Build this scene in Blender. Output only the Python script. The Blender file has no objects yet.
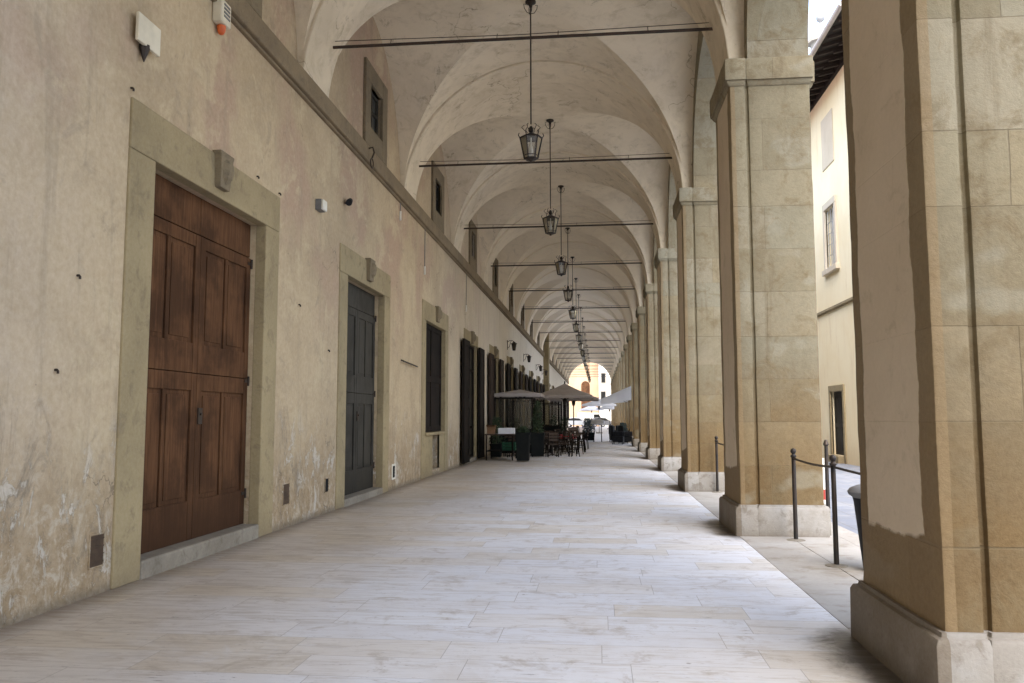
import bpy, bmesh, math, random
from mathutils import Matrix, Vector, noise
random.seed(7)
PI = math.pi
S = bpy.context.scene
COL = S.collection

# ------------------------------------------------------------------ node helper
class NT:
    def __init__(s, name):
        s.m = bpy.data.materials.new(name); s.m.use_nodes = True
        s.t = s.m.node_tree; s.t.nodes.clear()
        s.out = s.t.nodes.new('ShaderNodeOutputMaterial')
    def n(s, typ, **kw):
        nd = s.t.nodes.new('ShaderNode' + typ)
        for k, v in kw.items():
            if k.startswith('i_'):
                s.set(nd.inputs[int(k[2:])] if k[2:].isdigit() else nd.inputs[k[2:].replace('_', ' ')], v)
            else: setattr(nd, k, v)
        return nd
    def set(s, sock, v):
        if isinstance(v, bpy.types.NodeSocket): s.t.links.new(v, sock)
        elif isinstance(v, (tuple, list)) and sock.type == 'RGBA' and len(v) == 3: sock.default_value = (*v, 1)
        else: sock.default_value = v
    def coord(s): return s.n('TexCoord').outputs['Object']
    def rnd(s): return s.n('ObjectInfo').outputs['Random']
    def mapv(s, v, scale=(1,1,1), loc=(0,0,0)):
        nd = s.n('Mapping', i_0=v); nd.inputs['Scale'].default_value = scale
        s.set(nd.inputs['Location'], loc); return nd.outputs[0]
    def noise(s, v, sc=5, det=4, rough=.55, dist=0):
        return s.n('TexNoise', i_Vector=v, i_Scale=sc, i_Detail=det, i_Roughness=rough, i_Distortion=dist).outputs['Fac']
    def voro(s, v, sc=5): return s.n('TexVoronoi', i_Vector=v, i_Scale=sc).outputs['Distance']
    def math(s, op, a, b=0.0, c=0.0, clamp=False):
        nd = s.n('Math', operation=op, use_clamp=clamp); s.set(nd.inputs[0], a); s.set(nd.inputs[1], b); s.set(nd.inputs[2], c); return nd.outputs[0]
    def rng(s, v, a, b, c=0.0, d=1.0):
        nd = s.n('MapRange', interpolation_type='SMOOTHSTEP'); 
        for i, q in enumerate((v, a, b, c, d)): s.set(nd.inputs[i], q)
        return nd.outputs[0]
    def mix(s, f, a, b, mode='MIX'):
        nd = s.n('Mix', data_type='RGBA', blend_type=mode, clamp_factor=True)
        s.set(nd.inputs[0], f); s.set(nd.inputs[6], a); s.set(nd.inputs[7], b); return nd.outputs[2]
    def ramp(s, f, stops):
        nd = s.n('ValToRGB', i_0=f); e = nd.color_ramp.elements
        while len(e) < len(stops): e.new(.5)
        for q, (p, c) in zip(e, stops): q.position = p; q.color = (*c, 1)
        return nd.outputs[0]
    def sep(s, v):
        nd = s.n('SeparateXYZ', i_0=v); return nd.outputs[0], nd.outputs[1], nd.outputs[2]
    def comb(s, x, y, z):
        nd = s.n('CombineXYZ', i_0=x, i_1=y, i_2=z); return nd.outputs[0]
    def bump(s, h, st=.3, d=.01, nrm=None):
        nd = s.n('Bump', i_Strength=st, i_Distance=d, i_Height=h)
        if nrm: s.set(nd.inputs['Normal'], nrm)
        return nd.outputs[0]
    def bsdf(s, col, rough=.8, bump=None, metal=0., spec=.3):
        nd = s.n('BsdfPrincipled'); s.set(nd.inputs['Base Color'], col); s.set(nd.inputs['Roughness'], rough)
        nd.inputs['Metallic'].default_value = metal; nd.inputs['Specular IOR Level'].default_value = spec
        if bump: s.set(nd.inputs['Normal'], bump)
        s.t.links.new(nd.outputs[0], s.out.inputs[0]); return s.m

M = {}
def simple(name, c1, c2=None, rough=.6, metal=0., sc=6, bump=.15, spec=.3):
    t = NT(name); v = t.coord(); c2 = c2 or tuple(x*.7 for x in c1)
    o = t.mapv(v, (1,1,1), t.comb(t.math('MULTIPLY', t.rnd(), 37.), 0., 0.))
    f = t.noise(o, sc, 5, .6)
    M[name] = t.bsdf(t.mix(t.rng(f, .3, .7), c1, c2), rough, t.bump(t.noise(o, sc*6, 3), bump, .004), metal, spec)

def build_materials():
    # ---- wall plaster
    t = NT('wall_plaster'); v = t.coord(); x, y, z = t.sep(v)
    big = t.noise(v, .55, 5, .6, .3); mid = t.noise(v, 2.2, 7, .7, .4); fine = t.noise(v, 16, 6, .72)
    c = t.mix(t.rng(big, .36, .64), (.475,.365,.22), (.385,.29,.17))
    c = t.mix(t.math('MULTIPLY', t.rng(t.noise(t.mapv(v, loc=(3,7,1)), .6, 3), .48, .62), t.rng(z, 2.4, 4.0)), c, (.395,.27,.175))
    c = t.mix(t.math('MULTIPLY', t.rng(mid, .48, .70), .5), c, (.31,.24,.15))
    c = t.mix(t.math('MULTIPLY', t.rng(t.noise(t.mapv(v, loc=(9,2,4)), 1.1, 7, .72, .3), .53, .62), .75), c, (.50,.395,.24))
    c = t.mix(t.math('MULTIPLY', t.rng(t.noise(t.mapv(v, loc=(1,12,4)), 1.7, 7, .72, .6), .58, .66), .5), c, (.25,.20,.13))
    # far stretch's brighter light put into the colour; cooler patch nearest the viewer
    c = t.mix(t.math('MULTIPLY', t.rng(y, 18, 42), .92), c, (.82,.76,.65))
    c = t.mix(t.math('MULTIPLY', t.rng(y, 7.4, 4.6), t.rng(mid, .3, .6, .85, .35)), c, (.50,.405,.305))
    # damp, dirt and flaking towards the floor
    streak = t.noise(t.mapv(v, (5,5,.8)), 1.0, 7, .72, .2)
    zn = t.math('ADD', z, t.math('MULTIPLY', t.noise(t.mapv(v, (1,1,1), (6,6,6)), .9, 5, .65), -1.1))
    low = t.rng(zn, 1.15, -.35)
    c = t.mix(t.math('MULTIPLY', low, t.rng(streak, .32, .6, .5, .95)), c, (.25,.17,.085))
    speck = t.noise(t.mapv(v, (1,1,.8), (4,4,9)), 5.5, 8, .78, .5)
    c = t.mix(t.math('MULTIPLY', t.math('MULTIPLY', low, t.rng(speck, .50, .60)), .55), c, (.52,.465,.375))
    c = t.mix(t.math('MULTIPLY', t.math('MULTIPLY', low, t.rng(speck, .47, .38)), .6), c, (.155,.12,.08))
    peel = t.math('MULTIPLY', t.rng(t.noise(t.mapv(v, (1.5,1.5,.9), (1,1,5)), 2.0, 8, .75, .6), .55, .585), t.rng(zn, 1.2, .3))
    c = t.mix(t.math('MULTIPLY', peel, .75), c, (.53,.485,.41))
    dk = t.math('MULTIPLY', t.rng(t.noise(t.mapv(v, (1,1,.5), (4,4,19)), 2.4, 8, .78, .9), .55, .65), t.rng(zn, 1.9, .2))
    c = t.mix(t.math('MULTIPLY', dk, .75), c, (.185,.145,.095))
    c = t.mix(t.rng(t.math('ADD', z, t.math('MULTIPLY', streak, .14)), .20, .07, 0., .85), c, (.12,.09,.055))  # dark foot line: dirt plus contact shade put into the colour
    # run stains below the cornice, scratches, fine specks
    run = t.noise(t.mapv(v, (3,3,.25), (2,0,0)), 1.6, 6, .68)
    c = t.mix(t.math('MULTIPLY', t.rng(run, .52, .70), .45), c, (.27,.215,.14))
    sp = t.rng(t.voro(v, 4.2), .04, .012)
    c = t.mix(t.math('MULTIPLY', sp, .7), c, (.11,.09,.065))
    c = t.mix(.16, c, t.ramp(fine, [(.25,(.10,.085,.06)),(.75,(.80,.72,.60))]))
    vd = t.n('TexVoronoi', feature='DISTANCE_TO_EDGE', i_Scale=.33, i_Vector=t.mapv(t.n('VectorMath', operation='ADD', i_0=v, i_1=t.n('TexNoise', i_Vector=v, i_Scale=2.2, i_Detail=6.).outputs['Color']).outputs[0], (1,1,.7))).outputs['Distance']
    ck = t.math('MULTIPLY', t.rng(vd, .0035, .0008), t.rng(big, .48, .56))
    c = t.mix(t.math('MULTIPLY', ck, .55), c, (.12,.095,.065))
    h = t.math('ADD', t.math('MULTIPLY', mid, .8), t.math('ADD', t.math('MULTIPLY', fine, .3), t.math('MULTIPLY', peel, .4)))
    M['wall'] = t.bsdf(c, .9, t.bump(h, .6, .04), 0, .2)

    # ---- vault plaster
    t = NT('vault_plaster'); v = t.coord()
    o = t.mapv(v, (1,1,1), t.comb(t.math('MULTIPLY', t.rnd(), 53.), 0., 0.))
    big = t.noise(o, .7, 6, .65, .5); mid = t.noise(o, 2.6, 7, .72, .4)
    c = t.mix(t.rng(big, .35, .65), (.67,.575,.42), (.575,.49,.355))
    c = t.mix(t.math('MULTIPLY', t.rng(mid, .47, .70), .6), c, (.42,.345,.235))
    c = t.mix(t.math('MULTIPLY', t.rng(t.noise(t.mapv(o, loc=(5,5,5)), 1.2, 8, .75, .5), .54, .63), .6), c, (.65,.56,.425))
    c = t.mix(t.math('MULTIPLY', t.rng(t.noise(t.mapv(o, (1,1,.5), (1,8,5)), 1.9, 8, .78, .9), .57, .66), .5), c, (.24,.195,.13))
    vd = t.n('TexVoronoi', feature='DISTANCE_TO_EDGE', i_Scale=.38, i_Vector=t.n('VectorMath', operation='ADD', i_0=o, i_1=t.n('TexNoise', i_Vector=o, i_Scale=1.8, i_Detail=6.).outputs['Color']).outputs[0]).outputs['Distance']
    c = t.mix(t.math('MULTIPLY', t.math('MULTIPLY', t.rng(vd, .005, .001), t.rng(big, .46, .56)), .6), c, (.16,.125,.085))
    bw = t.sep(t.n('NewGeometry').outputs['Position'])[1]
    c = t.mix(t.rng(bw, 20., 52., 0., .95), c, (.93,.83,.67))  # brighter light of the far bays painted into the plaster colour
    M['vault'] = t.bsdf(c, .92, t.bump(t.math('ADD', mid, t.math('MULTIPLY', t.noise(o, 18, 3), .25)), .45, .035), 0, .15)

    # ---- pier sandstone, with the plaster panel on the side facing the walk
    def stone(name, panel, grey=0.):
        t = NT(name); v = t.coord(); x, y, z = t.sep(v)
        r = t.math('MULTIPLY', t.rnd(), 41.)
        o = t.mapv(v, (1,1,1), t.comb(r, r, 0.))
        zz = t.math('ADD', z, t.math('MULTIPLY', t.noise(t.comb(0., 0., t.math('ADD', z, r)), 1.1, 1), .55))
        br = t.n('TexBrick', i_Vector=t.comb(t.math('ADD', t.math('ADD', x, y), t.math('MULTIPLY', r, 3.)), t.math('ADD', zz, 3.34), 0.), offset=.5)
        for k, q in (('Color1', (1,1,1,1)), ('Color2', (0,0,0,1)), ('Mortar', (.5,.5,.5,1)), ('Scale', 1.), ('Mortar Size', .0045), ('Mortar Smooth', .5), ('Bias', 0.), ('Brick Width', 2.6), ('Row Height', .56)):
            br.inputs[k].default_value = q
        blk = t.sep(br.outputs['Color'])[0]; mort = br.outputs['Fac']
        n1 = t.noise(o, .9, 6, .65, .5); n2 = t.noise(o, 3.6, 8, .74, .5); n3 = t.noise(o, 26, 5, .75)
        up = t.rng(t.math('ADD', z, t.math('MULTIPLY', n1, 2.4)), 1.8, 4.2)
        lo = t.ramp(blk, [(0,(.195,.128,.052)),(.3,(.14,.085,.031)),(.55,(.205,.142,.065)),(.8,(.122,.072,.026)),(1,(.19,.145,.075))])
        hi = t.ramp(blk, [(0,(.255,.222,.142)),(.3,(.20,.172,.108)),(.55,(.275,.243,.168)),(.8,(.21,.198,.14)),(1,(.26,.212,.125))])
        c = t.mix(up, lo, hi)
        c = t.mix(t.math('MULTIPLY', t.rng(n1, .4, .66), .6), c, t.mix(up, (.11,.06,.018), (.165,.138,.085)))
        g = t.math('MULTIPLY', t.rng(t.noise(t.mapv(o, (1,1,1.6), (8,3,2)), .9, 3), .58, .64), .5)
        c = t.mix(g, c, (.27,.255,.19))
        c = t.mix(t.math('MULTIPLY', t.rng(n2, .48, .66), .7), c, (.145,.105,.052))
        c = t.mix(t.math('MULTIPLY', t.rng(t.noise(t.mapv(o, loc=(3,1,9)), 2.2, 8, .76, .6), .56, .64), t.rng(z, 1.5, 4., .05, .2)), c, (.30,.245,.155))
        c = t.mix(t.math('MULTIPLY', t.rng(t.noise(t.mapv(o, (4,4,.35)), 1.2, 6, .7), .54, .72), .55), c, (.125,.09,.048))
        c = t.mix(t.math('MULTIPLY', mort, .55), c, (.12,.09,.05))
        hgt = t.math('ADD', t.math('MULTIPLY', n2, .6), t.math('SUBTRACT', t.math('MULTIPLY', n3, .3), t.math('MULTIPLY', mort, .45)))
        if panel:
            ed = t.math('MULTIPLY', t.math('SUBTRACT', t.noise(t.mapv(o, (1,1,1)), 2.6, 5, .6), .5), .13)
            py = t.rng(t.math('ADD', t.math('ABSOLUTE', t.math('ADD', y, .06)), ed), .482, .462)
            pz = t.rng(t.math('ADD', t.math('ADD', z, t.math('MULTIPLY', y, .07)), t.math('MULTIPLY', ed, 1.3)), .79, .82)
            px = t.math('LESS_THAN', x, -.60)
            msk = t.math('MULTIPLY', t.math('MULTIPLY', py, pz), px)
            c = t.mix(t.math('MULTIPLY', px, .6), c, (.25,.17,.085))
            pc = t.mix(t.rng(n1, .3, .7), (.66,.55,.40), (.58,.475,.335))
            pc = t.mix(t.math('MULTIPLY', t.rng(n2, .52, .7), .3), pc, (.24,.19,.125))
            c = t.mix(msk, c, pc)
            hgt = t.math('ADD', t.math('MULTIPLY', hgt, t.math('SUBTRACT', 1., t.math('MULTIPLY', msk, .75))), t.math('MULTIPLY', msk, 1.1))
        c = t.mix(.13, c, t.ramp(n3, [(.25,(.05,.035,.018)),(.75,(.48,.38,.23))]))
        M[name] = t.bsdf(c, .87, t.bump(hgt, .6, .035), 0, .25)
    stone('pier_stone', True); stone('arch_stone', False)

    def plainstone(name, a, b, dirt, sc=2.5, rough=.85, dz=None):
        t = NT(name); v = t.coord(); r = t.math('MULTIPLY', t.rnd(), 31.); o = t.mapv(v, (1,1,1), t.comb(r, r, 0.))
        n1 = t.noise(o, sc*.5, 5, .6, .4); n2 = t.noise(o, sc*2.2, 6, .68, .5); n3 = t.noise(o, sc*12, 4, .7)
        c = t.mix(t.rng(n1, .35, .65), a, b)
        c = t.mix(t.math('MULTIPLY', t.rng(n2, .5, .68), .65), c, dirt)
        if name == 'base_stone':
            c = t.mix(t.math('MULTIPLY', t.math('LESS_THAN', t.sep(v)[0], -.665), t.rng(n1, .3, .6, .55, .85)), c, (.125,.092,.056))
        if dz:
            z = t.sep(v)[2]
            c = t.mix(t.rng(t.math('ADD', z, t.math('MULTIPLY', n2, dz)), dz*1.1, dz*.2, 0., .75), c, dirt)
        c = t.mix(.12, c, t.ramp(n3, [(0,(.08,.07,.05)),(1,(.85,.8,.7))]))
        M[name] = t.bsdf(c, rough, t.bump(t.math('ADD', n2, t.math('MULTIPLY', n3, .4)), .4, .02), 0, .25)
    plainstone('base_stone', (.31,.295,.27), (.235,.21,.175), (.115,.085,.055), 3, .85, .2)
    plainstone('surround_stone', (.30,.232,.113), (.235,.178,.083), (.15,.107,.05), 2.2, .85, .6)
    plainstone('keystone_stone', (.175,.13,.066), (.13,.095,.047), (.075,.053,.027), 5)
    plainstone('cornice_stone', (.20,.142,.07), (.15,.104,.05), (.095,.066,.033), 3)
    plainstone('step_stone', (.225,.20,.155), (.165,.14,.105), (.10,.08,.055), 3)
    plainstone('paving_stone', (.40,.385,.36), (.32,.295,.26), (.20,.165,.125), 1.4, .7)

    # ---- travertine floor: long strips laid across the walk
    t = NT('travertine'); v = t.coord(); x, y, z = t.sep(v)
    br = t.n('TexBrick', i_Vector=t.comb(t.math('ADD', t.math('ADD', x, 40.), t.math('MULTIPLY', t.math('SINE', t.math('MULTIPLY', t.math('FLOOR', t.math('DIVIDE', t.math('ADD', y, 40.), .40)), 12.97)), 3.)), t.math('ADD', y, 40.), 0.), offset=0., squash=1.5, squash_frequency=3)
    for k, q in (('Color1', (1,1,1,1)), ('Color2', (0,0,0,1)), ('Mortar', (.5,.5,.5,1)), ('Scale', 1.), ('Mortar Size', .003), ('Mortar Smooth', .6), ('Bias', 0.), ('Brick Width', 1.0), ('Row Height', .40)):
        br.inputs[k].default_value = q
    blk = t.sep(br.outputs['Color'])[0]; mort = br.outputs['Fac']
    off = t.math('MULTIPLY', blk, 17.)
    xw = t.math('ADD', x, t.math('MULTIPLY', t.noise(v, 1.2, 3), .6))
    st = t.noise(t.comb(t.math('MULTIPLY', xw, 1.7), t.math('ADD', t.math('MULTIPLY', y, 11.), off), off), 1.4, 8, .72, .5)
    st2 = t.noise(t.comb(t.math('MULTIPLY', xw, 4.5), t.math('ADD', t.math('MULTIPLY', y, 34.), off), off), 1.2, 7, .75, .4)
    n1 = t.noise(v, .42, 5, .62, .5); n2 = t.noise(v, 2.6, 8, .74, .5); n4 = t.noise(t.mapv(v, loc=(7,3,0)), .9, 6, .68, .6)
    c = t.ramp(blk, [(0,(.75,.775,.82)),(.35,(.70,.715,.755)),(.62,(.735,.74,.76)),(.84,(.64,.605,.55)),(1,(.71,.69,.66))])
    c = t.mix(t.math('MULTIPLY', t.rng(st, .47, .66), .55), c, (.475,.43,.375))
    c = t.mix(t.math('MULTIPLY', t.rng(st2, .50, .68), .5), c, (.76,.78,.82))
    c = t.mix(t.math('MULTIPLY', t.rng(n4, .5, .66), .35), c, (.52,.475,.42))
    c = t.mix(t.math('MULTIPLY', t.rng(t.noise(t.mapv(v, loc=(2,9,0)), 1.3, 7, .72, .6), .54, .66), .5), c, (.74,.77,.83))
    warm = t.math('MULTIPLY', t.rng(t.math('ADD', x, t.math('MULTIPLY', n1, 2.6)), .4, -2.5), .66)  # warm dirt by the wall; light falloff from the openings painted in too
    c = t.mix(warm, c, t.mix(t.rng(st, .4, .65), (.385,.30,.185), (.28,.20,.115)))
    c = t.mix(t.math('MULTIPLY', t.rng(n2, .53, .66), .5), c, (.33,.275,.21))
    pit = t.rng(t.noise(t.comb(t.math('MULTIPLY', xw, 4.2), t.math('ADD', t.math('MULTIPLY', y, 24.), off), off), 1.7, 6, .75), .625, .665)
    c = t.mix(t.math('MULTIPLY', pit, .85), c, (.12,.095,.07))
    spot = t.rng(t.voro(t.mapv(v, (1,1,1)), 2.1), .045, .02)
    c = t.mix(t.math('MULTIPLY', spot, .65), c, (.13,.11,.09))
    # black dirt plus contact shade painted round each pier foot and along the wall
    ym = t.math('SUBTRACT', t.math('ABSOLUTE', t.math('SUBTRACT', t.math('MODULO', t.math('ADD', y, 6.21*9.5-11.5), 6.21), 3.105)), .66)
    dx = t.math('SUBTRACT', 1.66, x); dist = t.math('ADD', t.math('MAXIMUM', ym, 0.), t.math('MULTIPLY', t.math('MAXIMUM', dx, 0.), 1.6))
    grime_shade = t.rng(t.math('ADD', dist, t.math('MULTIPLY', t.math('SUBTRACT', n2, .5), .9)), .52, .10)
    c = t.mix(t.math('MULTIPLY', grime_shade, .93), c, (.045,.034,.024))
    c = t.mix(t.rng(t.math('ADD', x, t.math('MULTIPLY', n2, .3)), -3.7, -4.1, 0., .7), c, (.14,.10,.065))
    c = t.mix(t.math('MULTIPLY', mort, .7), c, (.20,.17,.135))
    ro = t.rng(st, .3, .75, .36, .6)
    h = t.math('SUBTRACT', t.math('MULTIPLY', st2, .4), t.math('ADD', t.math('MULTIPLY', pit, .7), t.math('MULTIPLY', mort, .5)))
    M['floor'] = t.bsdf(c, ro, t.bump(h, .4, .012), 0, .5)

    # ---- timber doors
    def wood(name, a, b, dark, rough=.6, spec=.3):
        t = NT(name); v = t.coord(); r = t.math('MULTIPLY', t.rnd(), 19.)
        o = t.mapv(v, (1,1,1), t.comb(r, r, r))
        g = t.noise(t.mapv(o, (16,16,1.1)), 1.4, 6, .65, .35); n = t.noise(o, 1.6, 5, .6)
        c = t.mix(t.rng(g, .32, .68), a, b)
        c = t.mix(t.math('MULTIPLY', t.rng(n, .42, .62), .7), c, dark)
        g2 = t.noise(t.mapv(o, (30,30,1.6), (3,3,1)), 1.2, 7, .75, .5)
        c = t.mix(t.math('MULTIPLY', t.rng(g2, .55, .7), .6), c, tuple(min(1., q*1.25+.006) for q in a))
        c = t.mix(t.math('MULTIPLY', t.rng(g2, .46, .36), .6), c, dark)
        z = t.sep(v)[2]
        c = t.mix(t.rng(t.math('ADD', z, t.math('MULTIPLY', n, .9)), 1.5, .5, 0., .85), c, dark)
        M[name] = t.bsdf(c, rough, t.bump(g, .4, .006), 0, spec)
    wood('brown_wood', (.125,.060,.028), (.078,.037,.018), (.040,.020,.011), .8, .08)
    wood('grey_wood', (.058,.053,.043), (.040,.037,.030), (.022,.020,.016), .65, .15)
    wood('dark_wood', (.020,.014,.011), (.013,.010,.008), (.007,.006,.005), .8, .12)
    wood('chair_wood', (.075,.045,.026), (.045,.028,.017), (.025,.016,.010))
    wood('shutter_wood', (.055,.036,.026), (.036,.024,.018), (.018,.013,.010), .8, .15)
    simple('black_void', (.008,.007,.006), rough=.9)
    simple('iron', (.030,.029,.028), (.055,.040,.030), .5, .6, 9)
    simple('rod_iron', (.035,.028,.022), (.06,.038,.025), .65, .3, 9)
    simple('white_plastic', (.72,.70,.62), (.60,.57,.49), .5, 0, 4, .05)
    simple('cream_plastic', (.68,.62,.48), (.55,.50,.38), .5, 0, 4, .05)
    simple('grey_plastic', (.16,.16,.16), (.11,.11,.11), .5)
    simple('orange_plastic', (.62,.13,.03), (.45,.08,.02), .3)
    simple('black_plastic', (.012,.013,.016), (.02,.021,.024), .6, 0, 6, .1, .15)
    simple('planter_metal', (.008,.010,.010), (.013,.014,.013), .8, 0, 6, .1, .1)
    simple('white_canvas', (.80,.80,.82), (.72,.72,.74), .85, 0, 2, .1)
    simple('taupe_canvas', (.42,.375,.35), (.35,.31,.285), .85, 0, 2, .1)
    simple('white_cloth', (.80,.80,.80), (.70,.70,.72), .8)
    simple('red_cloth', (.35,.05,.05), (.25,.035,.04), .8)
    simple('green_crate', (.012,.085,.04), (.008,.05,.025), .6)
    simple('cardboard', (.22,.12,.06), (.16,.085,.045), .8)
    simple('terracotta', (.42,.20,.11), (.33,.15,.085), .85)
    simple('leaf', (.03,.048,.018), (.017,.028,.012), .7, 0, 5)
    simple('hedge_leaf', (.035,.055,.045), (.02,.034,.03), .6, 0, 5)
    simple('stem', (.10,.07,.04), (.06,.045,.03), .8)
    simple('gutter', (.42,.40,.37), (.34,.32,.30), .6)
    simple('rafter', (.030,.022,.018), (.020,.016,.013), .8)
    simple('eave_board', (.018,.014,.012), (.012,.010,.009), .85)
    simple('roof_tile', (.36,.20,.13), (.25,.14,.10), .85, 0, 3)
    simple('lead', (.32,.32,.32), (.27,.28,.28), .6, 0, 2)
    simple('window_dark', (.014,.013,.012), (.009,.009,.008), .35, 0, 3, .02, .25)
    simple('pane', (.50,.52,.53), (.40,.42,.44), .25, 0, 2, .02, .6)
    simple('old_pane', (.075,.08,.075), (.03,.032,.03), .3, 0, 3, .02, .3)
    simple('vent_brown', (.085,.055,.035), (.05,.032,.02), .8)
    simple('red_paint', (.40,.05,.03), (.3,.04,.03), .5)
    def render_wall(name, a, b, d):
        t = NT(name); v = t.coord(); z = t.sep(v)[2]
        n1 = t.noise(v, .35, 6, .65, .4); n2 = t.noise(t.mapv(v, (2,2,.4)), 1.2, 6, .7)
        c = t.mix(t.rng(n1, .35, .65), a, b); c = t.mix(t.math('MULTIPLY', t.rng(n2, .52, .75), .45), c, d)
        c = t.mix(t.rng(t.math('ADD', z, t.math('MULTIPLY', n2, 1.6)), 1.9, .6, 0., .6), c, d)
        M[name] = t.bsdf(c, .9, t.bump(t.noise(v, 9, 4), .25, .02), 0, .15)
    render_wall('yellow_render', (.86,.76,.53), (.82,.70,.46), (.62,.47,.27))
    render_wall('orange_render', (.50,.345,.225), (.44,.295,.185), (.42,.25,.13))
    render_wall('white_render', (.78,.74,.66), (.70,.66,.57), (.5,.44,.36))
    render_wall('pale_stone', (.30,.275,.235), (.26,.24,.205), (.19,.17,.14))
    render_wall('beige_stone', (.62,.54,.42), (.55,.47,.35), (.42,.34,.24))
    # ---- street slabs
    t = NT('street_slabs'); v = t.coord(); x, y, z = t.sep(v)
    br = t.n('TexBrick', i_Vector=t.comb(t.math('ADD', y, 300.), t.math('ADD', x, 300.), 0.))
    for k, q in (('Color1', (.185,.205,.25,1)), ('Color2', (.155,.172,.21,1)), ('Mortar', (.13,.125,.12,1)), ('Scale', 1.), ('Mortar Size', .008), ('Brick Width', .9), ('Row Height', .45)): br.inputs[k].default_value = q
    n2 = t.noise(v, 2.5, 6, .7); n1 = t.noise(v, .3, 4)
    c = t.mix(t.math('MULTIPLY', t.rng(n2, .45, .7), .4), br.outputs['Color'], (.36,.35,.33))
    c = t.mix(t.math('MULTIPLY', t.rng(n1, .45, .7), .3), c, (.12,.13,.15))
    M['street'] = t.bsdf(c, .6, t.bump(t.math('SUBTRACT', n2, br.outputs['Fac']), .3, .01), 0, .4)
    # ---- glass of the lanterns
    t = NT('lantern_glass')
    gl = t.n('BsdfGlossy', i_Roughness=.12); gl.inputs[0].default_value = (.75,.75,.72,1)
    tr = t.n('BsdfTransparent'); tr.inputs[0].default_value = (.80,.79,.75,1)
    fr = t.n('Fresnel', i_IOR=1.5)
    mx = t.n('MixShader', i_0=t.math('ADD', fr.outputs[0], .10, clamp=True), i_1=tr.outputs[0], i_2=gl.outputs[0])
    t.t.links.new(mx.outputs[0], t.out.inputs[0]); M['glass'] = t.m
    # ---- sunlit canvas lets light through
    t = NT('white_canvas'); v = t.coord()
    c = t.mix(t.rng(t.noise(v, 2, 4), .3, .7), (.94,.94,.95), (.88,.88,.90))
    d = t.n('BsdfDiffuse', i_Color=c); tl = t.n('BsdfTranslucent', i_Color=c)
    mx = t.n('MixShader', i_0=.6, i_1=d.outputs[0], i_2=tl.outputs[0]); t.t.links.new(mx.outputs[0], t.out.inputs[0]); M['white_canvas'] = t.m
build_materials()

# ------------------------------------------------------------------ mesh helpers
def box(bm, x0, x1, y0, y1, z0, z1, mi=0):
    vs = [bm.verts.new(p) for p in ((x0,y0,z0),(x1,y0,z0),(x1,y1,z0),(x0,y1,z0),(x0,y0,z1),(x1,y0,z1),(x1,y1,z1),(x0,y1,z1))]
    for f in ((3,2,1,0),(4,5,6,7),(0,1,5,4),(1,2,6,5),(2,3,7,6),(3,0,4,7)):
        bm.faces.new([vs[i] for i in f]).material_index = mi
    return vs
def quad(bm, *ps):
    return bm.faces.new([bm.verts.new(p) for p in ps])
def tube(bm, pts, r, seg=8, r2=None, cap=True):
    rings = []; n = len(pts); pts = [Vector(p) for p in pts]
    for i, p in enumerate(pts):
        d = (pts[min(i+1,n-1)] - pts[max(i-1,0)]).normalized()
        a = d.orthogonal().normalized() if i == 0 else (rings[-1][1] - d*rings[-1][1].dot(d)).normalized()
        b = d.cross(a); rr = r if r2 is None else r + (r2-r)*i/(n-1)
        rings.append(([bm.verts.new(p + (a*math.cos(2*PI*k/seg) + b*math.sin(2*PI*k/seg))*rr) for k in range(seg)], a))
    for (u, _), (w, _) in zip(rings, rings[1:]):
        for k in range(seg): bm.faces.new((u[k], u[(k+1)%seg], w[(k+1)%seg], w[k]))
    if cap:
        bm.faces.new(rings[0][0][::-1]); bm.faces.new(rings[-1][0])
def lathe(bm, prof, c=(0,0,0), seg=20, rot=0):
    rings = [[bm.verts.new((c[0]+r*math.cos(2*PI*k/seg+rot), c[1]+r*math.sin(2*PI*k/seg+rot), c[2]+z)) for k in range(seg)] for r, z in prof]
    for u, w in zip(rings, rings[1:]):
        for k in range(seg): bm.faces.new((u[k], u[(k+1)%seg], w[(k+1)%seg], w[k]))
    bm.faces.new(rings[0][::-1]); bm.faces.new(rings[-1])
def B(): return bmesh.new()
def link(name, bm, mat, parent=None, loc=(0,0,0), rz=0, smooth=None, bevel=0, seg=2, fix=True):
    if fix: bmesh.ops.recalc_face_normals(bm, faces=bm.faces)
    me = bpy.data.meshes.new(name); bm.to_mesh(me); bm.free()
    for m in (mat if isinstance(mat, (list, tuple)) else [mat]): me.materials.append(M[m])
    if smooth is not None:
        me.polygons.foreach_set('use_smooth', [True]*len(me.polygons)); me.set_sharp_from_angle(angle=math.radians(smooth))
    o = bpy.data.objects.new(name, me); COL.objects.link(o); o.location = loc; o.rotation_euler = (0,0,rz)
    if parent: o.parent = parent
    if bevel:
        b = o.modifiers.new('Bevel', 'BEVEL'); b.width = bevel; b.segments = seg; b.limit_method = 'ANGLE'; b.angle_limit = math.radians(40)
    return o
def tag(o, label, cat=None, group=None):
    o['label'] = label
    if cat: o['category'] = cat
    if group: o['group'] = group
    return o
def thing(name, label, cat, loc=(0,0,0), rz=0, group=None):
    o = bpy.data.objects.new(name, None); COL.objects.link(o); o.location = loc; o.rotation_euler = (0,0,rz)
    o.empty_display_size = .1
    return tag(o, label, cat, group)
def struct(name, bm, mat, label=None, **k):
    o = link(name, bm, mat, **k); o['kind'] = 'structure'
    if label: o['label'] = label
    return o
def copy_tree(o, parent=None):
    c = o.copy(); COL.objects.link(c); c.parent = parent
    for ch in list(o.children): copy_tree(ch, c)
    return c
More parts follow.
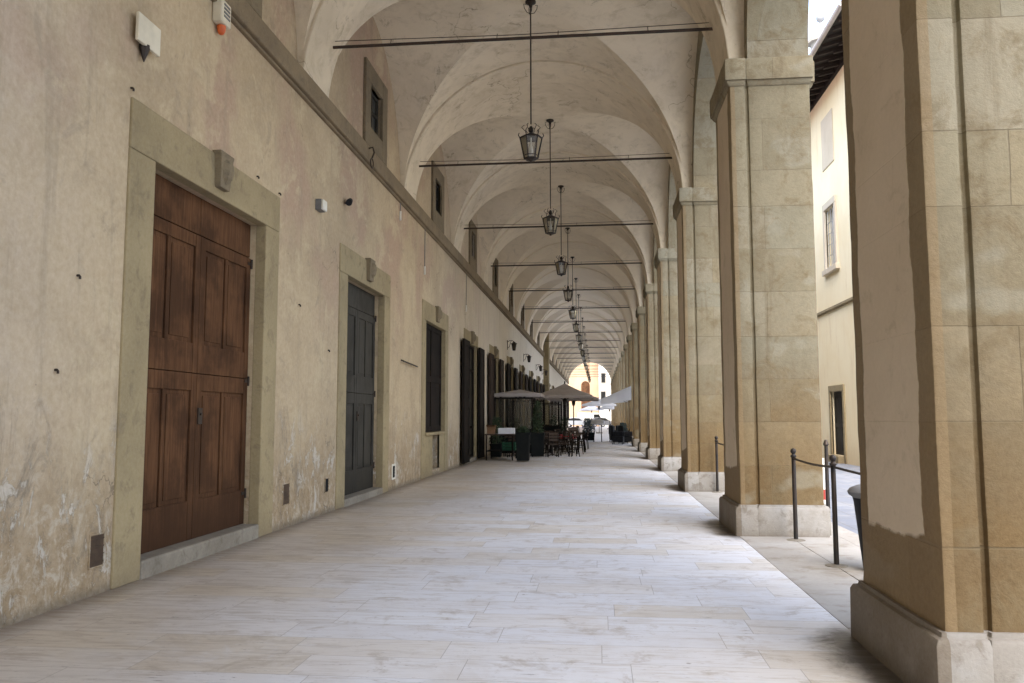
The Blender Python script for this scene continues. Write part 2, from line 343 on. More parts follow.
def dup(root, loc, rz=0, label=None, group=None, scale=None):
    c = copy_tree(root); c.location = loc; c.rotation_euler = (0,0,rz)
    if label: c['label'] = label
    if group: c['group'] = group
    if scale: c.scale = scale
    return c

# ------------------------------------------------------------------ dimensions (metres; viewer's feet at the origin, walk runs along +Y)
W = -4.2555            # face of the shop wall
L = 6.21               # bay
Y0 = 11.57             # centre line of the second pier
YC = lambda k: Y0 + L*k
K0, K1 = -4, 17        # first and last pier; unseen bays behind the viewer added to hold back light
YB, YE = YC(K0) - .9, YC(K1) + .9
XP = 2.44              # pier centre
XC, ZS, RR, RV = -1.18, 6.18, 2.985, 3.04   # vault axis, springing, rib and web radius
ORD = ['first','second','third','fourth','fifth','sixth','seventh','eighth','ninth','tenth','eleventh','twelfth','thirteenth','fourteenth','fifteenth','sixteenth','seventeenth','eighteenth','nineteenth','twentieth']

# ------------------------------------------------------------------ ground
bm = B(); box(bm, W-.6, 1.74, YB-3, YE+.1, -.3, 0); struct('floor', bm, 'floor', 'pale travertine floor of the covered walk')
bm = B()
for i in range(int((YE-YB+3)/1.3)+1):
    a = YB-3+i*1.3; b = min(a+1.294, YE+.1)
    for x0, x1 in ((1.748, 2.36), (2.366, 2.98)): box(bm, x0, x1, a, b, -.3, random.uniform(-.004, .0))
struct('pavement', bm, 'paving_stone', 'rough pale paving slabs between the piers', bevel=.006)
bm = B()
for i in range(int((YE-YB+3)/1.3)+1):
    a = YB-3.4+i*1.3; box(bm, 2.984, 3.3, a, a+1.292, -.3, random.uniform(-.012, -.004))
struct('kerb', bm, 'paving_stone', 'stone kerb edge above the street', bevel=.012)
bm = B(); quad(bm, (-400,-300,-.16), (400,-300,-.16), (400,900,-.16), (-400,900,-.16)); struct('street', bm, 'street', 'blue-grey slab paving of the street')

# ------------------------------------------------------------------ the arcade building
arcade = thing('arcade_building', 'long vaulted loggia with beige plaster wall, stone piers and groin vaults', 'arcade')

# openings in the wall: (y0, y1, z0, z1, depth)
DOORS = [(8.70+6.22*k) for k in range(-1, 18)]   # one per bay; none behind the viewer
spec = []
for i, yc in enumerate(DOORS):
    k = i-1
    if k == -1: continue
    if k == 0: spec.append(('door', 7.37, 10.05, 0., 3.97, k))
    elif k == 1: spec.append(('door', 13.55, 16.0, 0., 3.92, k))
    elif k == 2: spec.append(('window', 20.0, 22.6, 1.10, 3.90, k))
    elif k in (3, 6, 8, 10, 13, 15): spec.append(('door', yc-1.15, yc+1.15, 0., 3.93, k))
    else: spec.append(('window', yc-1.15, yc+1.15, .98, 3.95, k))
UW = [(8.88+6.22*k) for k in range(-1, 18)]
holes = [(a, b, c, d) for _, a, b, c, d, _ in spec] + [(y-.43, y+.43, 6.93, 7.79) for y in UW]
holes.append((20.98, 21.92, .14, 1.02))
def wall_sheet():
    ys = sorted(set([YB-3, YE] + [h[i] for h in holes for i in (0, 1)])); zs = sorted(set([-.2, 10.2] + [h[i] for h in holes for i in (2, 3)]))
    bm = B(); V = {}
    def vv(x, y, z):
        k = (round(x,4), round(y,4), round(z,4))
        if k not in V: V[k] = bm.verts.new((x,y,z))
        return V[k]
    for y0, y1 in zip(ys, ys[1:]):
        for z0, z1 in zip(zs, zs[1:]):
            ym, zm = (y0+y1)/2, (z0+z1)/2
            if any(h[0] < ym < h[1] and h[2] < zm < h[3] for h in holes): continue
            bm.faces.new((vv(W,y0,z0), vv(W,y1,z0), vv(W,y1,z1), vv(W,y0,z1)))
    for a, b, c, d in holes:      # reveals
        D = W-.55
        for p, q in (((a,c),(b,c)), ((b,c),(b,d)), ((b,d),(a,d)), ((a,d),(a,c))):
            quad(bm, (W,*p), (W,*q), (D,*q), (D,*p))
    box(bm, W-1.2, W-.56, YB-3, YE, -.2, 10.2)
    return bm
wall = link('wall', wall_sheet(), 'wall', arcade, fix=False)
bm = B()
box(bm, W-.05, W+.115, YB-3, YE, 6.17, 6.47); box(bm, W-.05, W+.06, YB-3, YE, 6.13, 6.168)
link('cornice', bm, 'cornice_stone', arcade, bevel=.02)

# stone surrounds, steps, doors, shutters
def surround(kind, a, b, z0, z1, k):
    bm = B(); w = .44 if k < 3 else .36; p = .022; a0, b0, zt = a, b, z1; a += .004; b -= .004; z1 -= .004
    top = zt + .47 if k < 3 else zt+.40; zb = 0 if k < 3 or kind == 'door' else z0-.12
    x0, x1 = W-.12, W+p
    box(bm, x0, x1, a-w, a, zb, z1-.002); box(bm, x0, x1, b, b+w, zb, z1-.002); box(bm, x0, x1+.002, a-w, b+w, z1, top)
    z0 += .004 if kind == 'window' else 0
    if kind == 'window':
        if k == 2:
            box(bm, x0, x1+.05, a-.1, b+.1, z0-.07, z0-.002); box(bm, x0+.05, x1-.02, a+.002, 20.98, 0, z0-.075); box(bm, x0+.05, x1-.02, 21.92, b-.002, 0, z0-.075)
        else: box(bm, x0, x1+.05, a-w, b+w, z0-.14, z0-.002)
    s = link('door_surround' if kind == 'door' else 'window_surround', bm, 'surround_stone', arcade, bevel=.012)
    z1 = zt; c = (a+b)/2; kb = B()      # carved keystone
    kx = W+p; kz = z1+.09 if k < 3 else z1+.02; kt = top+.03
    hw = .15
    vs = [(-hw*.8,kz),(hw*.8,kz),(hw,kt-.05),(hw*1.12,kt-.03),(hw*1.12,kt),(-hw*1.12,kt),(-hw*1.12,kt-.03),(-hw,kt-.05)]
    f0 = [kb.verts.new((kx-.02, c+y, z)) for y, z in vs]; f1 = [kb.verts.new((kx+(.07 if z < kt-.1 else .09), c+y, z)) for y, z in vs]
    kb.faces.new(f0); kb.faces.new(f1[::-1])
    for i in range(8): kb.faces.new((f0[i], f0[(i+1)%8], f1[(i+1)%8], f1[i]))
    lathe(kb, [(.02,-.16),(.085,-.09),(.105,.0),(.09,.1),(.03,.14)], (kx+.055, c, (kz+kt)/2), 10)
    link('keystone', kb, 'keystone_stone', s, bevel=.012)
    if kind == 'door':
        sb = B(); box(sb, W-.5, W+.03, a+.003, b-.003, -.02, .17 if k == 0 else .12); link('doorstep', sb, 'step_stone', s, bevel=.02)
    return s
def leaf_mesh(bm, x, y0, y1, z0, z1, rows, cols, st=.11, t=.05):
    """framed leaf seen from +X: slab plus stiles and rails with sunk fields; rows = [(za, zb)] panel rows"""
    box(bm, x-t, x, y0, y1, z0, z1)
    e = x+.028; e2 = x+.025
    box(bm, x, e, y0, y0+st, z0, z1); box(bm, x, e, y1-st, y1, z0, z1)
    zz = z0
    for za, zb in rows + [(z1, z1)]:
        if za > zz: box(bm, x, e2, y0+st, y1-st, zz, za)
        zz = zb
    for za, zb in rows:
        wd = (y1-y0-2*st)/cols
        for c in range(1, cols):
            yc = y0+st+wd*c; box(bm, x, e2-.002, yc-.035, yc+.035, za, zb)
        for c in range(cols):
            ya, yb = y0+st+wd*c+.05, y0+st+wd*(c+1)-.05
            box(bm, x, x+.012, ya+.02, yb-.02, za+.05, zb-.05)
ROWS = [(.56,1.72),(2.18,3.36)]
for kind, a, b, z0, z1, k in spec:
    surround(kind, a, b, z0, z1, k)
    c = (a+b)/2
    if kind == 'door' and k < 2:
        x = W-.20; bm = B(); zb = .172 if k == 0 else .125; top = z1-.005; h = (top-zb)/3.8
        for y0, y1 in ((a+.01, c-.004), (c+.004, b-.01)):
            leaf_mesh(bm, x, y0, y1, zb, zb+1.808*h, [(zb+.42*h, zb+1.62*h)], 2)          # lower half
            leaf_mesh(bm, x, y0, y1, zb+1.815*h, zb+3.36*h, [(zb+2.14*h, zb+3.22*h)], 2)  # upper half
            box(bm, x-.05, x+.012, y0, y1, zb+3.375*h, top)                               # top board
        d = link('door', bm, 'brown_wood' if k == 0 else 'grey_wood', arcade, bevel=.006)
        d['label'] = 'tall weathered brown panelled double door' if k == 0 else 'dark grey panelled double door'
        for z in (.55, 1.95, 3.45): hb = B(); box(hb, x+.028, x+.038, b-.11, b-.012, z-.018, z+.018); tube(hb, [(x+.045, b-.025, z-.06), (x+.045, b-.025, z+.06)], .014); link('hinge', hb, 'rod_iron', d)
        lb = B(); box(lb, x+.03, x+.045, c+.03, c+.12, 1.42, 1.60); tube(lb, [(x+.045, c+.075, 1.53), (x+.062, c+.075, 1.53)], .016)
        link('lock_plate', lb, 'rod_iron', d)
    elif k == 2:
        x = W-.12; bm = B()
        for y0, y1 in ((a+.01, c-.004), (c+.004, b-.01)): leaf_mesh(bm, x, y0, y1, z0+.01, z1-.01, [(z0+.15, z0+1.3), (z0+1.45, z1-.15)], 1)
        o = link('window', bm, 'dark_wood', arcade, bevel=.005); o['label'] = 'dark closed window shutters above a stone sill'
        bm = B(); box(bm, W-.5, W-.42, 20.99, 21.91, .142, 1.018)
        link('cellar_opening', bm, 'black_void', arcade)
    else:
        # shop opening: dark glazing bars set deep, open leaves folded flat to the wall
        x = W-.12; bm = B()
        box(bm, x-.04, x, a+.01, b-.01, z0+.13, z1-.01)
        g = B()
        for yy in (a+.01, c-.04, b-.09): box(g, x+.002, x+.05, yy, yy+.08, z0+.13, z1-.01)
        for zz in (z0+.13, z0+1.1, z1-.9, z1-.10): box(g, x+.002, x+.045, a+.09, b-.09, zz, zz+.08)
        o = link('door' if kind == 'door' else 'window', bm, 'window_dark', arcade)
        link('frame', g, 'dark_wood', o, bevel=.004)
        for s in (-1, 1):
            lf = B(); y0, y1 = (a-1.12, a-.01) if s < 0 else (b+.01, b+1.12)
            zb = z0+.06 if kind == 'door' else z0+.02
            leaf_mesh(lf, W+.125, y0, y1, zb, z1-.01, [(zb+.25, zb+(z1-zb)*.45), (zb+(z1-zb)*.52, z1-.2)], 1, .09)
            sh = link('shutter', lf, ('dark_wood' if k % 2 else 'shutter_wood') if k > 3 else 'dark_wood', o, bevel=.005)

# high windows under the vaults
uw = None
for y in UW:
    if uw is None:
        bm = B(); x0, x1 = W-.1, W+.06
        a, b, z0, z1 = -.43, .43, 6.93, 7.79
        box(bm, x0, x1, a-.34, a, 6.53, 8.14); box(bm, x0, x1, b, b+.34, 6.53, 8.14); box(bm, x0, x1-.002, a, b, z1, 8.14); box(bm, x0, x1-.002, a, b, 6.53, z0)
        uw = link('window', bm, 'keystone_stone', arcade, (0,y,0), bevel=.012)
        bm = B(); xx = W-.09
        box(bm, xx-.03, xx, a+.01, b-.01, z0+.01, z1-.01); link('pane', bm, 'old_pane', uw)
        bm = B()
        for yy in (a+.005, -.03, b-.065): box(bm, xx+.002, xx+.045, yy, yy+.06, z0+.005, z1-.005)
        for zz in (z0+.005, z1-.065, (z0+z1)/2): box(bm, xx+.003, xx+.04, a+.066, b-.066, zz, zz+.055)
        link('frame', bm, 'grey_wood', uw)
    else:
        c = copy_tree(uw, arcade); c.location = (0, y, 0)

# wall vents, sockets and old iron pins
for i, (y, z, w, h, rim) in enumerate([(6.71,.37,.19,.26,0), (10.98,.45,.22,.27,0), (12.67,.43,.15,.2,0), (16.93,.36,.2,.24,1)]):
    bm = B(); p = .012
    e = .04 if rim else .015
    box(bm, W-.02, W+p, y-w/2-e, y-w/2, z-h/2-e, z+h/2+e); box(bm, W-.02, W+p, y+w/2, y+w/2+e, z-h/2-e, z+h/2+e)
    box(bm, W-.02, W+p-.002, y-w/2, y+w/2, z+h/2, z+h/2+e); box(bm, W-.02, W+p-.002, y-w/2, y+w/2, z-h/2-e, z-h/2)
    v_ = link('vent', bm, 'wall' if rim == 0 else 'white_plastic', arcade, bevel=.006)
    g = B(); quad(g, (W+.004, y-w/2, z-h/2), (W+.004, y+w/2, z-h/2), (W+.004, y+w/2, z+h/2), (W+.004, y-w/2, z+h/2))
    for q in range(4): box(g, W+.006, W+.010, y-w/2, y+w/2, z-h/2+h*(q+.4)/4, z-h/2+h*(q+.6)/4)
    link('grille', g, 'vent_brown' if i < 2 else 'black_void', v_)
for y, z in ((6.28,2.66), (6.06,1.87), (6.93,4.52), (10.47,4.5), (9.75,4.52), (11.3,3.1), (12.62,2.55)):
    bm = B(); tube(bm, [(W-.02,y,z), (W+.02,y,z), (W+.028,y,z-.012), (W+.028,y,z-.03)], .011, 6); link('wall_pin', bm, 'iron', arcade)

# the stone pilaster that breaks the wall half way down
bm = B(); box(bm, W-.05, W+.42, 64.2, 65.2, 0, 8.6)
link('pilaster', bm, 'surround_stone', arcade, bevel=.02)

# ------------------------------------------------------------------ piers
def plan(o, g=0.):
    """outline of the pier, grown by o"""
    ax, ay = .42+o*.5, .74+o          # arcade pilaster half width, half length
    gx0, gx1, gy = ax, .515-o*.25, (ay-.04)
    nx, ny, nf = .66+o, .58+o, .76+o*.9
    gx1 = .465-o*.15
    q = [(ax, ay), (ax, gy), (gx1, gy), (gx1, ny), (nx, ny)]; qn = [(ax, ay), (ax, gy), (gx1, gy), (gx1, nf), (nx, nf)]
    pts = []
    ax -= .05; e = ax+.04+o*.3
    p = [(ax, ay), (ax, ny), (e, ny), (e, .35), (e+.004, .33)]
    pts += p; pts += [(x,-y) for x, y in p[::-1]]; pts += [(-x,-y) for x, y in qn]; pts += [(-x,y) for x, y in q[::-1]]
    return pts
def soften(pts, r=.018, step=.16):
    out = []; n = len(pts); ref = plan(0)
    for i in range(n):
        p0, p, p2 = (Vector(pts[j % n]) for j in (i-1, i, i+1))
        a = p + (p0-p).normalized()*r; b = p + (p2-p).normalized()*r; m = (a+b)/2*.5 + p*.5
        out += [a, m*1., b]
        k = int((Vector(ref[(i+1) % n])-Vector(ref[i])).length/step)
        e = p2 + (p-p2).normalized()*r
        for j in range(1, k+1): out.append(b + (e-b)*j/(k+1))
    return out
def prism(bm, levels, r=.018, jit=.0035, dz=.16, seed=0):
    rings = []
    for (z, o), (z2, o2) in zip(levels, levels[1:] + [levels[-1]]):
        n = max(1, int(abs(z2-z)/dz)) if z2 != z or o2 != o else 1
        for i in range(n):
            f = i/n; zz = z+(z2-z)*f; pl = soften(plan(o+(o2-o)*f), r)
            ring = []
            for p in pl:
                w = Vector((p.x, p.y, zz))
                d = noise.noise(w*1.9 + Vector((seed,0,0)))*jit*1.4 + noise.noise(w*6.5)*jit
                ring.append(bm.verts.new((p.x + d*(1 if p.x > 0 else -1), p.y + d*(1 if p.y > 0 else -1), zz)))
            rings.append(ring)
    for u, w in zip(rings, rings[1:]):
        for k in range(len(u)): bm.faces.new((u[k], u[(k+1)%len(u)], w[(k+1)%len(u)], w[k]))
    bm.faces.new(rings[0][::-1]); bm.faces.new(rings[-1])
pier0 = None
for k in range(K0, K1+1):
    if pier0 is None:
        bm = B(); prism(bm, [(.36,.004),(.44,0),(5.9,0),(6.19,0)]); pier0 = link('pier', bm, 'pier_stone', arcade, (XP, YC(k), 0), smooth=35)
        bm = B(); prism(bm, [(-.1,.075),(.325,.072),(.355,.055),(.362,.03),(.385,.025)], .012, .006); link('base', bm, 'base_stone', pier0, smooth=35)
        bm = B(); prism(bm, [(5.86,.01),(5.89,.035),(5.925,.04),(5.93,.065),(6.20,.07),(6.22,.06)], .015, .005); link('capital', bm, 'arch_stone', pier0, smooth=35)
    else:
        c = copy_tree(pier0, arcade); c.location = (XP, YC(k), 0)

# ------------------------------------------------------------------ vaults, ribs, arches
def vault_mesh():
    bm = B(); hl = L/2-.50; N = 28
    def P(x, y, z): return (x, y, z)
    for s in (-1, 1):      # webs running along the walk
        prev = None
        for i in range(2*N+1):
            a = -PI/2 + PI*i/(2*N); u = math.sin(a); z = ZS + RV*math.cos(a)
            y0 = hl*abs(u); y1 = L/2
            row = [bm.verts.new((XC+RV*u, s*(y0+(y1-y0)*j/6), z)) for j in range(7)]
            if prev:
                for j in range(6):
                    bm.faces.new((prev[j], prev[j+1], row[j+1], row[j]))
            prev = row
    for s, xe in ((-1, W-.03), (1, 2.03)):   # webs running to the wall and to the arches
        prev = None
        for i in range(2*N+1):
            a = -PI/2 + PI*i/(2*N); v = math.sin(a); z = ZS + RV*math.cos(a)
            x0 = XC + s*RV*abs(v)
            row = [bm.verts.new((x0+(xe-x0)*j/6, hl*v, z)) for j in range(7)]
            if prev:
                for j in range(6):
                    try: bm.faces.new((prev[j], prev[j+1], row[j+1], row[j]))
                    except ValueError: pass
            prev = row
    # slight hand-made unevenness
    bmesh.ops.remove_doubles(bm, verts=bm.verts, dist=.002)
    for v in bm.verts:
        if abs(v.co.y) < L/2-.01: v.co.z += noise.noise(v.co*.9)*.02
    return bm
def rib_mesh(y0=-.55, y1=.55, r0=RR, r1=3.62):
    bm = B(); N = 48; prev = None
    for i in range(N+1):
        a = PI*i/N; ca, sa = math.cos(a), math.sin(a)
        row = [bm.verts.new((XC+r*ca, y, ZS+r*sa)) for r, y in ((r1,y0),(r0+.012,y0),(r0,y0+.012),(r0,(y0+y1)/2),(r0,y1-.012),(r0+.012,y1),(r1,y1))]
        if prev:
            for j in range(6): bm.faces.new((prev[j], prev[j+1], row[j+1], row[j]))
        prev = row
    return bm
def arch_mesh():
    bm = B(); N = 40; R = L/2-.74; zc = 6.218; x0, x1 = 2.02, 2.81; top = 10.2; T = 3.105
    def both(f):
        for x in (x0, x1): f(x)
    pts = [(R*math.cos(PI*i/N), zc+R*math.sin(PI*i/N)) for i in range(N+1)]
    for x in (x0, x1):
        for (ya, za), (yb, zb) in zip(pts, pts[1:]): quad(bm, (x,ya,za), (x,yb,zb), (x,yb,top), (x,ya,top))
        for s in (-1, 1): quad(bm, (x,s*R,zc), (x,s*T,zc), (x,s*T,top), (x,s*R,top))
    for (ya, za), (yb, zb) in zip(pts, pts[1:]): quad(bm, (x0,ya,za), (x1,ya,za), (x1,yb,zb), (x0,yb,zb))
    bmesh.ops.remove_doubles(bm, verts=bm.verts, dist=.001)
    return bm
v0 = r0 = a0 = t0 = None
for k in range(K0, K1+1):
    if r0 is None:
        r0 = link('transverse_rib', rib_mesh(), 'vault', arcade, (0,YC(k),0), smooth=35)
        bm = B(); tube(bm, [(-3.96,0,7.12), (1.66,0,7.12)], .024, 8)
        t0 = link('tie_rod', bm, 'rod_iron', arcade, (0,YC(k),0))
        bm = B(); tube(bm, [(-3.95,.05,7.24), (XC,.05,7.20), (1.65,.05,7.24)], .006, 5)
        for x in (-1.9, -.3, .6, 1.9): tube(bm, [(XC+x,.0,7.13), (XC+x,.05,7.23)], .006, 5)
        link('bird_wire', bm, 'rod_iron', t0)
    else:
        c = copy_tree(r0, arcade); c.location = (0, YC(k), 0)
        c = copy_tree(t0, arcade); c.location = (.05 if k == 0 else 0, YC(k), -.09 if k == 0 else 0)
    if k < K1:
        if v0 is None:
            v0 = link('vault', vault_mesh(), 'vault', arcade, (0,YC(k)+L/2,0), smooth=25)
            a0 = link('arcade_arch', arch_mesh(), 'arch_stone', arcade, (0,YC(k)+L/2,0), smooth=35)
        else:
            c = v0.copy(); COL.objects.link(c); c.location = (0,YC(k)+L/2,0)
            c = a0.copy(); COL.objects.link(c); c.location = (0,YC(k)+L/2,0)
bm = B()
box(bm, W-1.3, 3.5, YB, YE, 10.2, 10.4)
link('roof', bm, 'roof_tile', arcade)  # unseen cover slab added to block sky light above the vaults
for y0, y1 in ((YB, YC(K0)-.56), (YC(K1)+.56, YE)):      # gable walls at both ends of the vault
    bm = B(); N = 40; R = RR+.05
    pts = [(XC+R*math.cos(PI*i/N), ZS+R*math.sin(PI*i/N)) for i in range(N+1)]
    for y in (y0, y1):
        for (xa, za), (xb, zb) in zip(pts, pts[1:]): quad(bm, (xa,y,za), (xb,y,zb), (xb,y,10.2), (xa,y,10.2))
        quad(bm, (XC+R,y,ZS), (2.9,y,ZS), (2.9,y,10.2), (XC+R,y,10.2)); quad(bm, (W,y,ZS), (XC-R,y,ZS), (XC-R,y,10.2), (W,y,10.2))
    for (xa, za), (xb, zb) in zip(pts, pts[1:]): quad(bm, (xa,y0,za), (xa,y1,za), (xb,y1,zb), (xb,y0,zb))
    box(bm, 2.02, 2.86, y0, y1-.001 if y1 > 50 else y1, 6.22, 10.19)
    link('gable_wall', bm, 'arch_stone', arcade)

# ------------------------------------------------------------------ hanging lanterns
def lantern_proto():
    r = thing('hanging_lantern', '', 'lantern')
    # origin at the bottom of the body; body 6.32 .. , hook 2.9 above
    H = 9.20-6.2
    bm = B(); tube(bm, [(0,0,.66),(0,0,H)], .0135, 8); lathe(bm, [(.02,H-.10),(.035,H-.06),(.05,H-.03),(.10,H-.012),(.10,H+.02)], seg=12)
    for k in range(4):
        a = k*PI/2+.4; tube(bm, [(math.cos(a)*q, math.sin(a)*q, z) for q, z in ((.0,H-.22),(.07,H-.2),(.12,H-.12),(.13,H-.04),(.09,H-.05))], .007, 5)
    link('hanging_rod', bm, 'iron', r, smooth=40)
    n = 6; rb, rt, h = .125, .205, .40
    cor = lambda rr, z, k: (rr*math.cos(2*PI*k/n+.26), rr*math.sin(2*PI*k/n+.26), z)
    bm = B()
    for k in range(n):
        tube(bm, [cor(rb,.0,k), cor(rt,h,k)], .011, 6); tube(bm, [cor(rb,.012,k), cor(rb,.012,k+1)], .012, 6); tube(bm, [cor(rt,h,k), cor(rt,h,k+1)], .015, 6)
        tube(bm, [cor(rb+.01,.07,k), cor(rb+.01,.07,k+1)], .006, 6)
        tube(bm, [cor(rt,h,k), cor(rt+.03,h+.05,k), cor(rt+.012,h+.09,k)], .009, 5)
        tube(bm, [cor(rt*.55,h+.13,k), cor(rt*.85,h+.2,k), cor(rt*.6,h+.24,k)], .007, 5)
    lathe(bm, [(.02,-.05),(.04,-.02),(rb,.004),(rb,.014)], seg=6, rot=.26)
    link('frame', bm, 'iron', r)
    bm = B(); lathe(bm, [(rt+.005,h+.004),(rt*.8,h+.03),(.07,h+.075),(.03,h+.10),(.05,h+.13),(.045,h+.18),(.02,h+.22)], seg=6, rot=.26); link('cap', bm, 'iron', r)
    bm = B()
    for k in range(n): quad(bm, cor(rb-.004,.02,k), cor(rb-.004,.02,k+1), cor(rt-.006,h-.01,k+1), cor(rt-.006,h-.01,k))
    link('glass', bm, 'glass', r)
    bm = B(); lathe(bm, [(.012,.28),(.03,.22),(.04,.16),(.03,.10),(.012,.08)], seg=12); tube(bm, [(0,0,.27),(0,0,h+.05)], .014, 8); link('bulb', bm, 'white_plastic', r, smooth=40)
    return r
lp = lantern_proto()
for i, k in enumerate(range(0, K1)):
    where = ('nearest the viewer', 'just behind the nearest one')[i] if i < 2 else 'deeper in the arcade'
    lab = f'black iron lantern on a long rod under the vault, {ORD[i]} from the front' if i > 0 else 'largest black iron lantern on a long rod, first from the front'
    o = lp if i == 0 else dup(lp, (0,0,0))
    o.location = (XC, YC(k)+L/2, 6.2); o.rotation_euler.z = random.uniform(-.25, .25); o['label'] = lab; o['group'] = 'lanterns hanging along the arcade'

# ------------------------------------------------------------------ small fittings on the wall
t = thing('alarm_siren', 'cream alarm box with orange lamp below, high above the brown door', 'alarm', (W, 8.55, 5.85))
bm = B(); box(bm, 0, .12, -.12, .12, .06, .33); link('housing', bm, 'cream_plastic', t, bevel=.02)
bm = B()
for i in range(4): box(bm, .121, .127, -.07, .07, .13+.045*i, .152+.045*i)
link('grille', bm, 'grey_plastic', t)
bm = B(); lathe(bm, [(.04,.058),(.05,.05),(.045,-.01),(.03,-.04),(.012,-.05)], (.06,0,0), 14); link('beacon', bm, 'orange_plastic', t, smooth=40)
t = thing('wall_plate', 'plain white plate on a dark bracket above left edge of brown door surround', 'plate', (W, 7.07, 4.96))
bm = B(); box(bm, .05, .085, -.19, .19, .0, .27); link('panel', bm, 'cream_plastic', t, bevel=.008)
bm = B(); tube(bm, [(0,.02,.12),(.05,.02,.12)], .03, 8); lathe(bm, [(.005,-.13),(.03,-.06),(.05,.0),(.05,.03)], (.045,-.02,-.01), 8); link('bracket', bm, 'iron', t)
t = thing('junction_box', 'small white box with dark side, between brown and grey doors', 'box', (W, 12.0, 4.64))
bm = B(); box(bm, 0, .09, -.1, .1, 0, .17); link('back', bm, 'grey_plastic', t, bevel=.008)
bm = B(); box(bm, .0905, .125, -.095, .095, .005, .165); link('cover', bm, 'white_plastic', t, bevel=.012)
t = thing('spotlight', 'small black spotlight on plaster wall above grey door', 'spotlight', (W, 13.36, 5.12))
bm = B(); tube(bm, [(0,0,0),(.08,0,.02)], .015, 8); link('arm', bm, 'iron', t)
bm = B(); tube(bm, [(.07,.07,.06),(.10,-.10,-.02)], .045, 12, .055); link('head', bm, 'black_plastic', t)
t = thing('iron_ring', 'rusty iron ring on a curved bracket under cornice below second high window', 'ring', (W+.13, 14.35, 6.2))
bm = B(); tube(bm, [(-.02,0,.2),(.06,0,.22),(.09,0,.12),(.05,0,.02)], .016, 6); link('bracket', bm, 'rod_iron', t)
bm = B(); tube(bm, [(.05+.0*math.cos(a), .09*math.sin(a), -.08+.09*math.cos(a)) for a in [2*PI*i/16 for i in range(17)]], .011, 6); link('ring', bm, 'rod_iron', t)
bm = B(); tube(bm, [(W+.02,17.4,2.72),(W+.07,17.42,2.70),(W+.07,18.8,2.66),(W+.02,18.83,2.68)], .018, 6)
tag(link('wall_bar', bm, 'iron'), 'short dark iron bar on plaster between grey door and shuttered window', 'bar')
for i, (y, z0, lab) in enumerate([(19.75, 5.0, 'thin cable with white end hanging below cornice right of iron bar'), (17.2, 5.75, 'short cable with white tip just under cornice before the shuttered window'), (26.2, 4.9, 'thin cable with white tip above the first shop door')]):
    t = thing('hanging_cable', lab, 'cable', (W+.02, y, 0))
    bm = B(); tube(bm, [(0,0,z0+.2),(.0,.01,6.13)], .009, 5); link('wire', bm, 'grey_plastic', t)
    bm = B(); tube(bm, [(.0,0,z0),(0,0,z0+.2)], .022, 8); link('tip', bm, 'white_plastic', t)
# wrought wall lamps over the cafe
def wall_lamp():
    r = thing('wall_lamp', '', 'wall lamp')
    bm = B(); tube(bm, [(0,0,.0),(.1,0,.07),(.24,0,.07),(.32,0,.02)], .016, 6); tube(bm, [(0,0,-.3),(.1,0,-.22),(.18,0,.05)], .012, 6); box(bm, -.01, .02, -.04, .04, -.36, .1); link('bracket', bm, 'iron', r)
    bm = B(); lathe(bm, [(.07,-.40),(.12,-.1),(.16,-.08),(.05,.0),(.02,.03)], (.32,0,0), 6); link('lantern', bm, 'iron', r)
    bm = B(); lathe(bm, [(.055,-.39),(.108,-.11)], (.326,0,.0), 6); link('glass', bm, 'pane', r)
    return r
wl = wall_lamp()
for i, y in enumerate((38.5, 47.0, 56.5, 62.5)):
    o = wl if i == 0 else dup(wl, (0,0,0))
    o.location = (W, y, 5.0); o['label'] = f'black bracket lamp on pale wall above the cafe, {ORD[i]} from the front'; o['group'] = 'bracket lamps on the cafe wall'

# ------------------------------------------------------------------ barriers between walk and street
def barrier(y1, y0, ext, lab):
    t = thing('barrier', lab, 'barrier', (2.37 if y1 < 15 else 2.33, y1, 0))
    for y in (0, y0-y1):
        bm = B(); lathe(bm, [(.027,0),(.025,.98),(.025,1.0)], (0,y,0), 12)
        p = link('post', bm, 'iron', t, smooth=40)
        bm = B(); lathe(bm, [(.028,.995),(.036,1.005),(.036,1.02),(.022,1.03),(.018,1.04),(.030,1.055),(.036,1.075),(.030,1.095),(.010,1.108)], (0,y,0), 12); link('finial', bm, 'iron', p, smooth=50)
        bm = B(); lathe(bm, [(.11,-.005),(.11,.004),(.08,.01),(.035,.014)], (0,y,0), 18); link('base_plate', bm, 'step_stone', p, smooth=40)
    bm = B()
    n = 10; A, Bq = Vector((0, 0, .985)), Vector((0, y0-y1, .985))
    tube(bm, [A + (Bq-A)*i/n - Vector((0,0,.02*math.sin(PI*i/n))) for i in range(n+1)], .014, 6)
    if ext:
        C = Vector((.10, ext-y1, .985)); tube(bm, [Bq + (C-Bq)*i/n - Vector((0,0,.02*math.sin(PI*i/n))) for i in range(n+1)], .014, 6)
    link('rail', bm, 'iron', t)
    return t
barrier(10.47, 8.75, 6.15, 'black iron posts with rail between the two nearest piers')
barrier(16.84, 15.0, 12.5, 'black iron posts with rail partly hidden behind second pier')
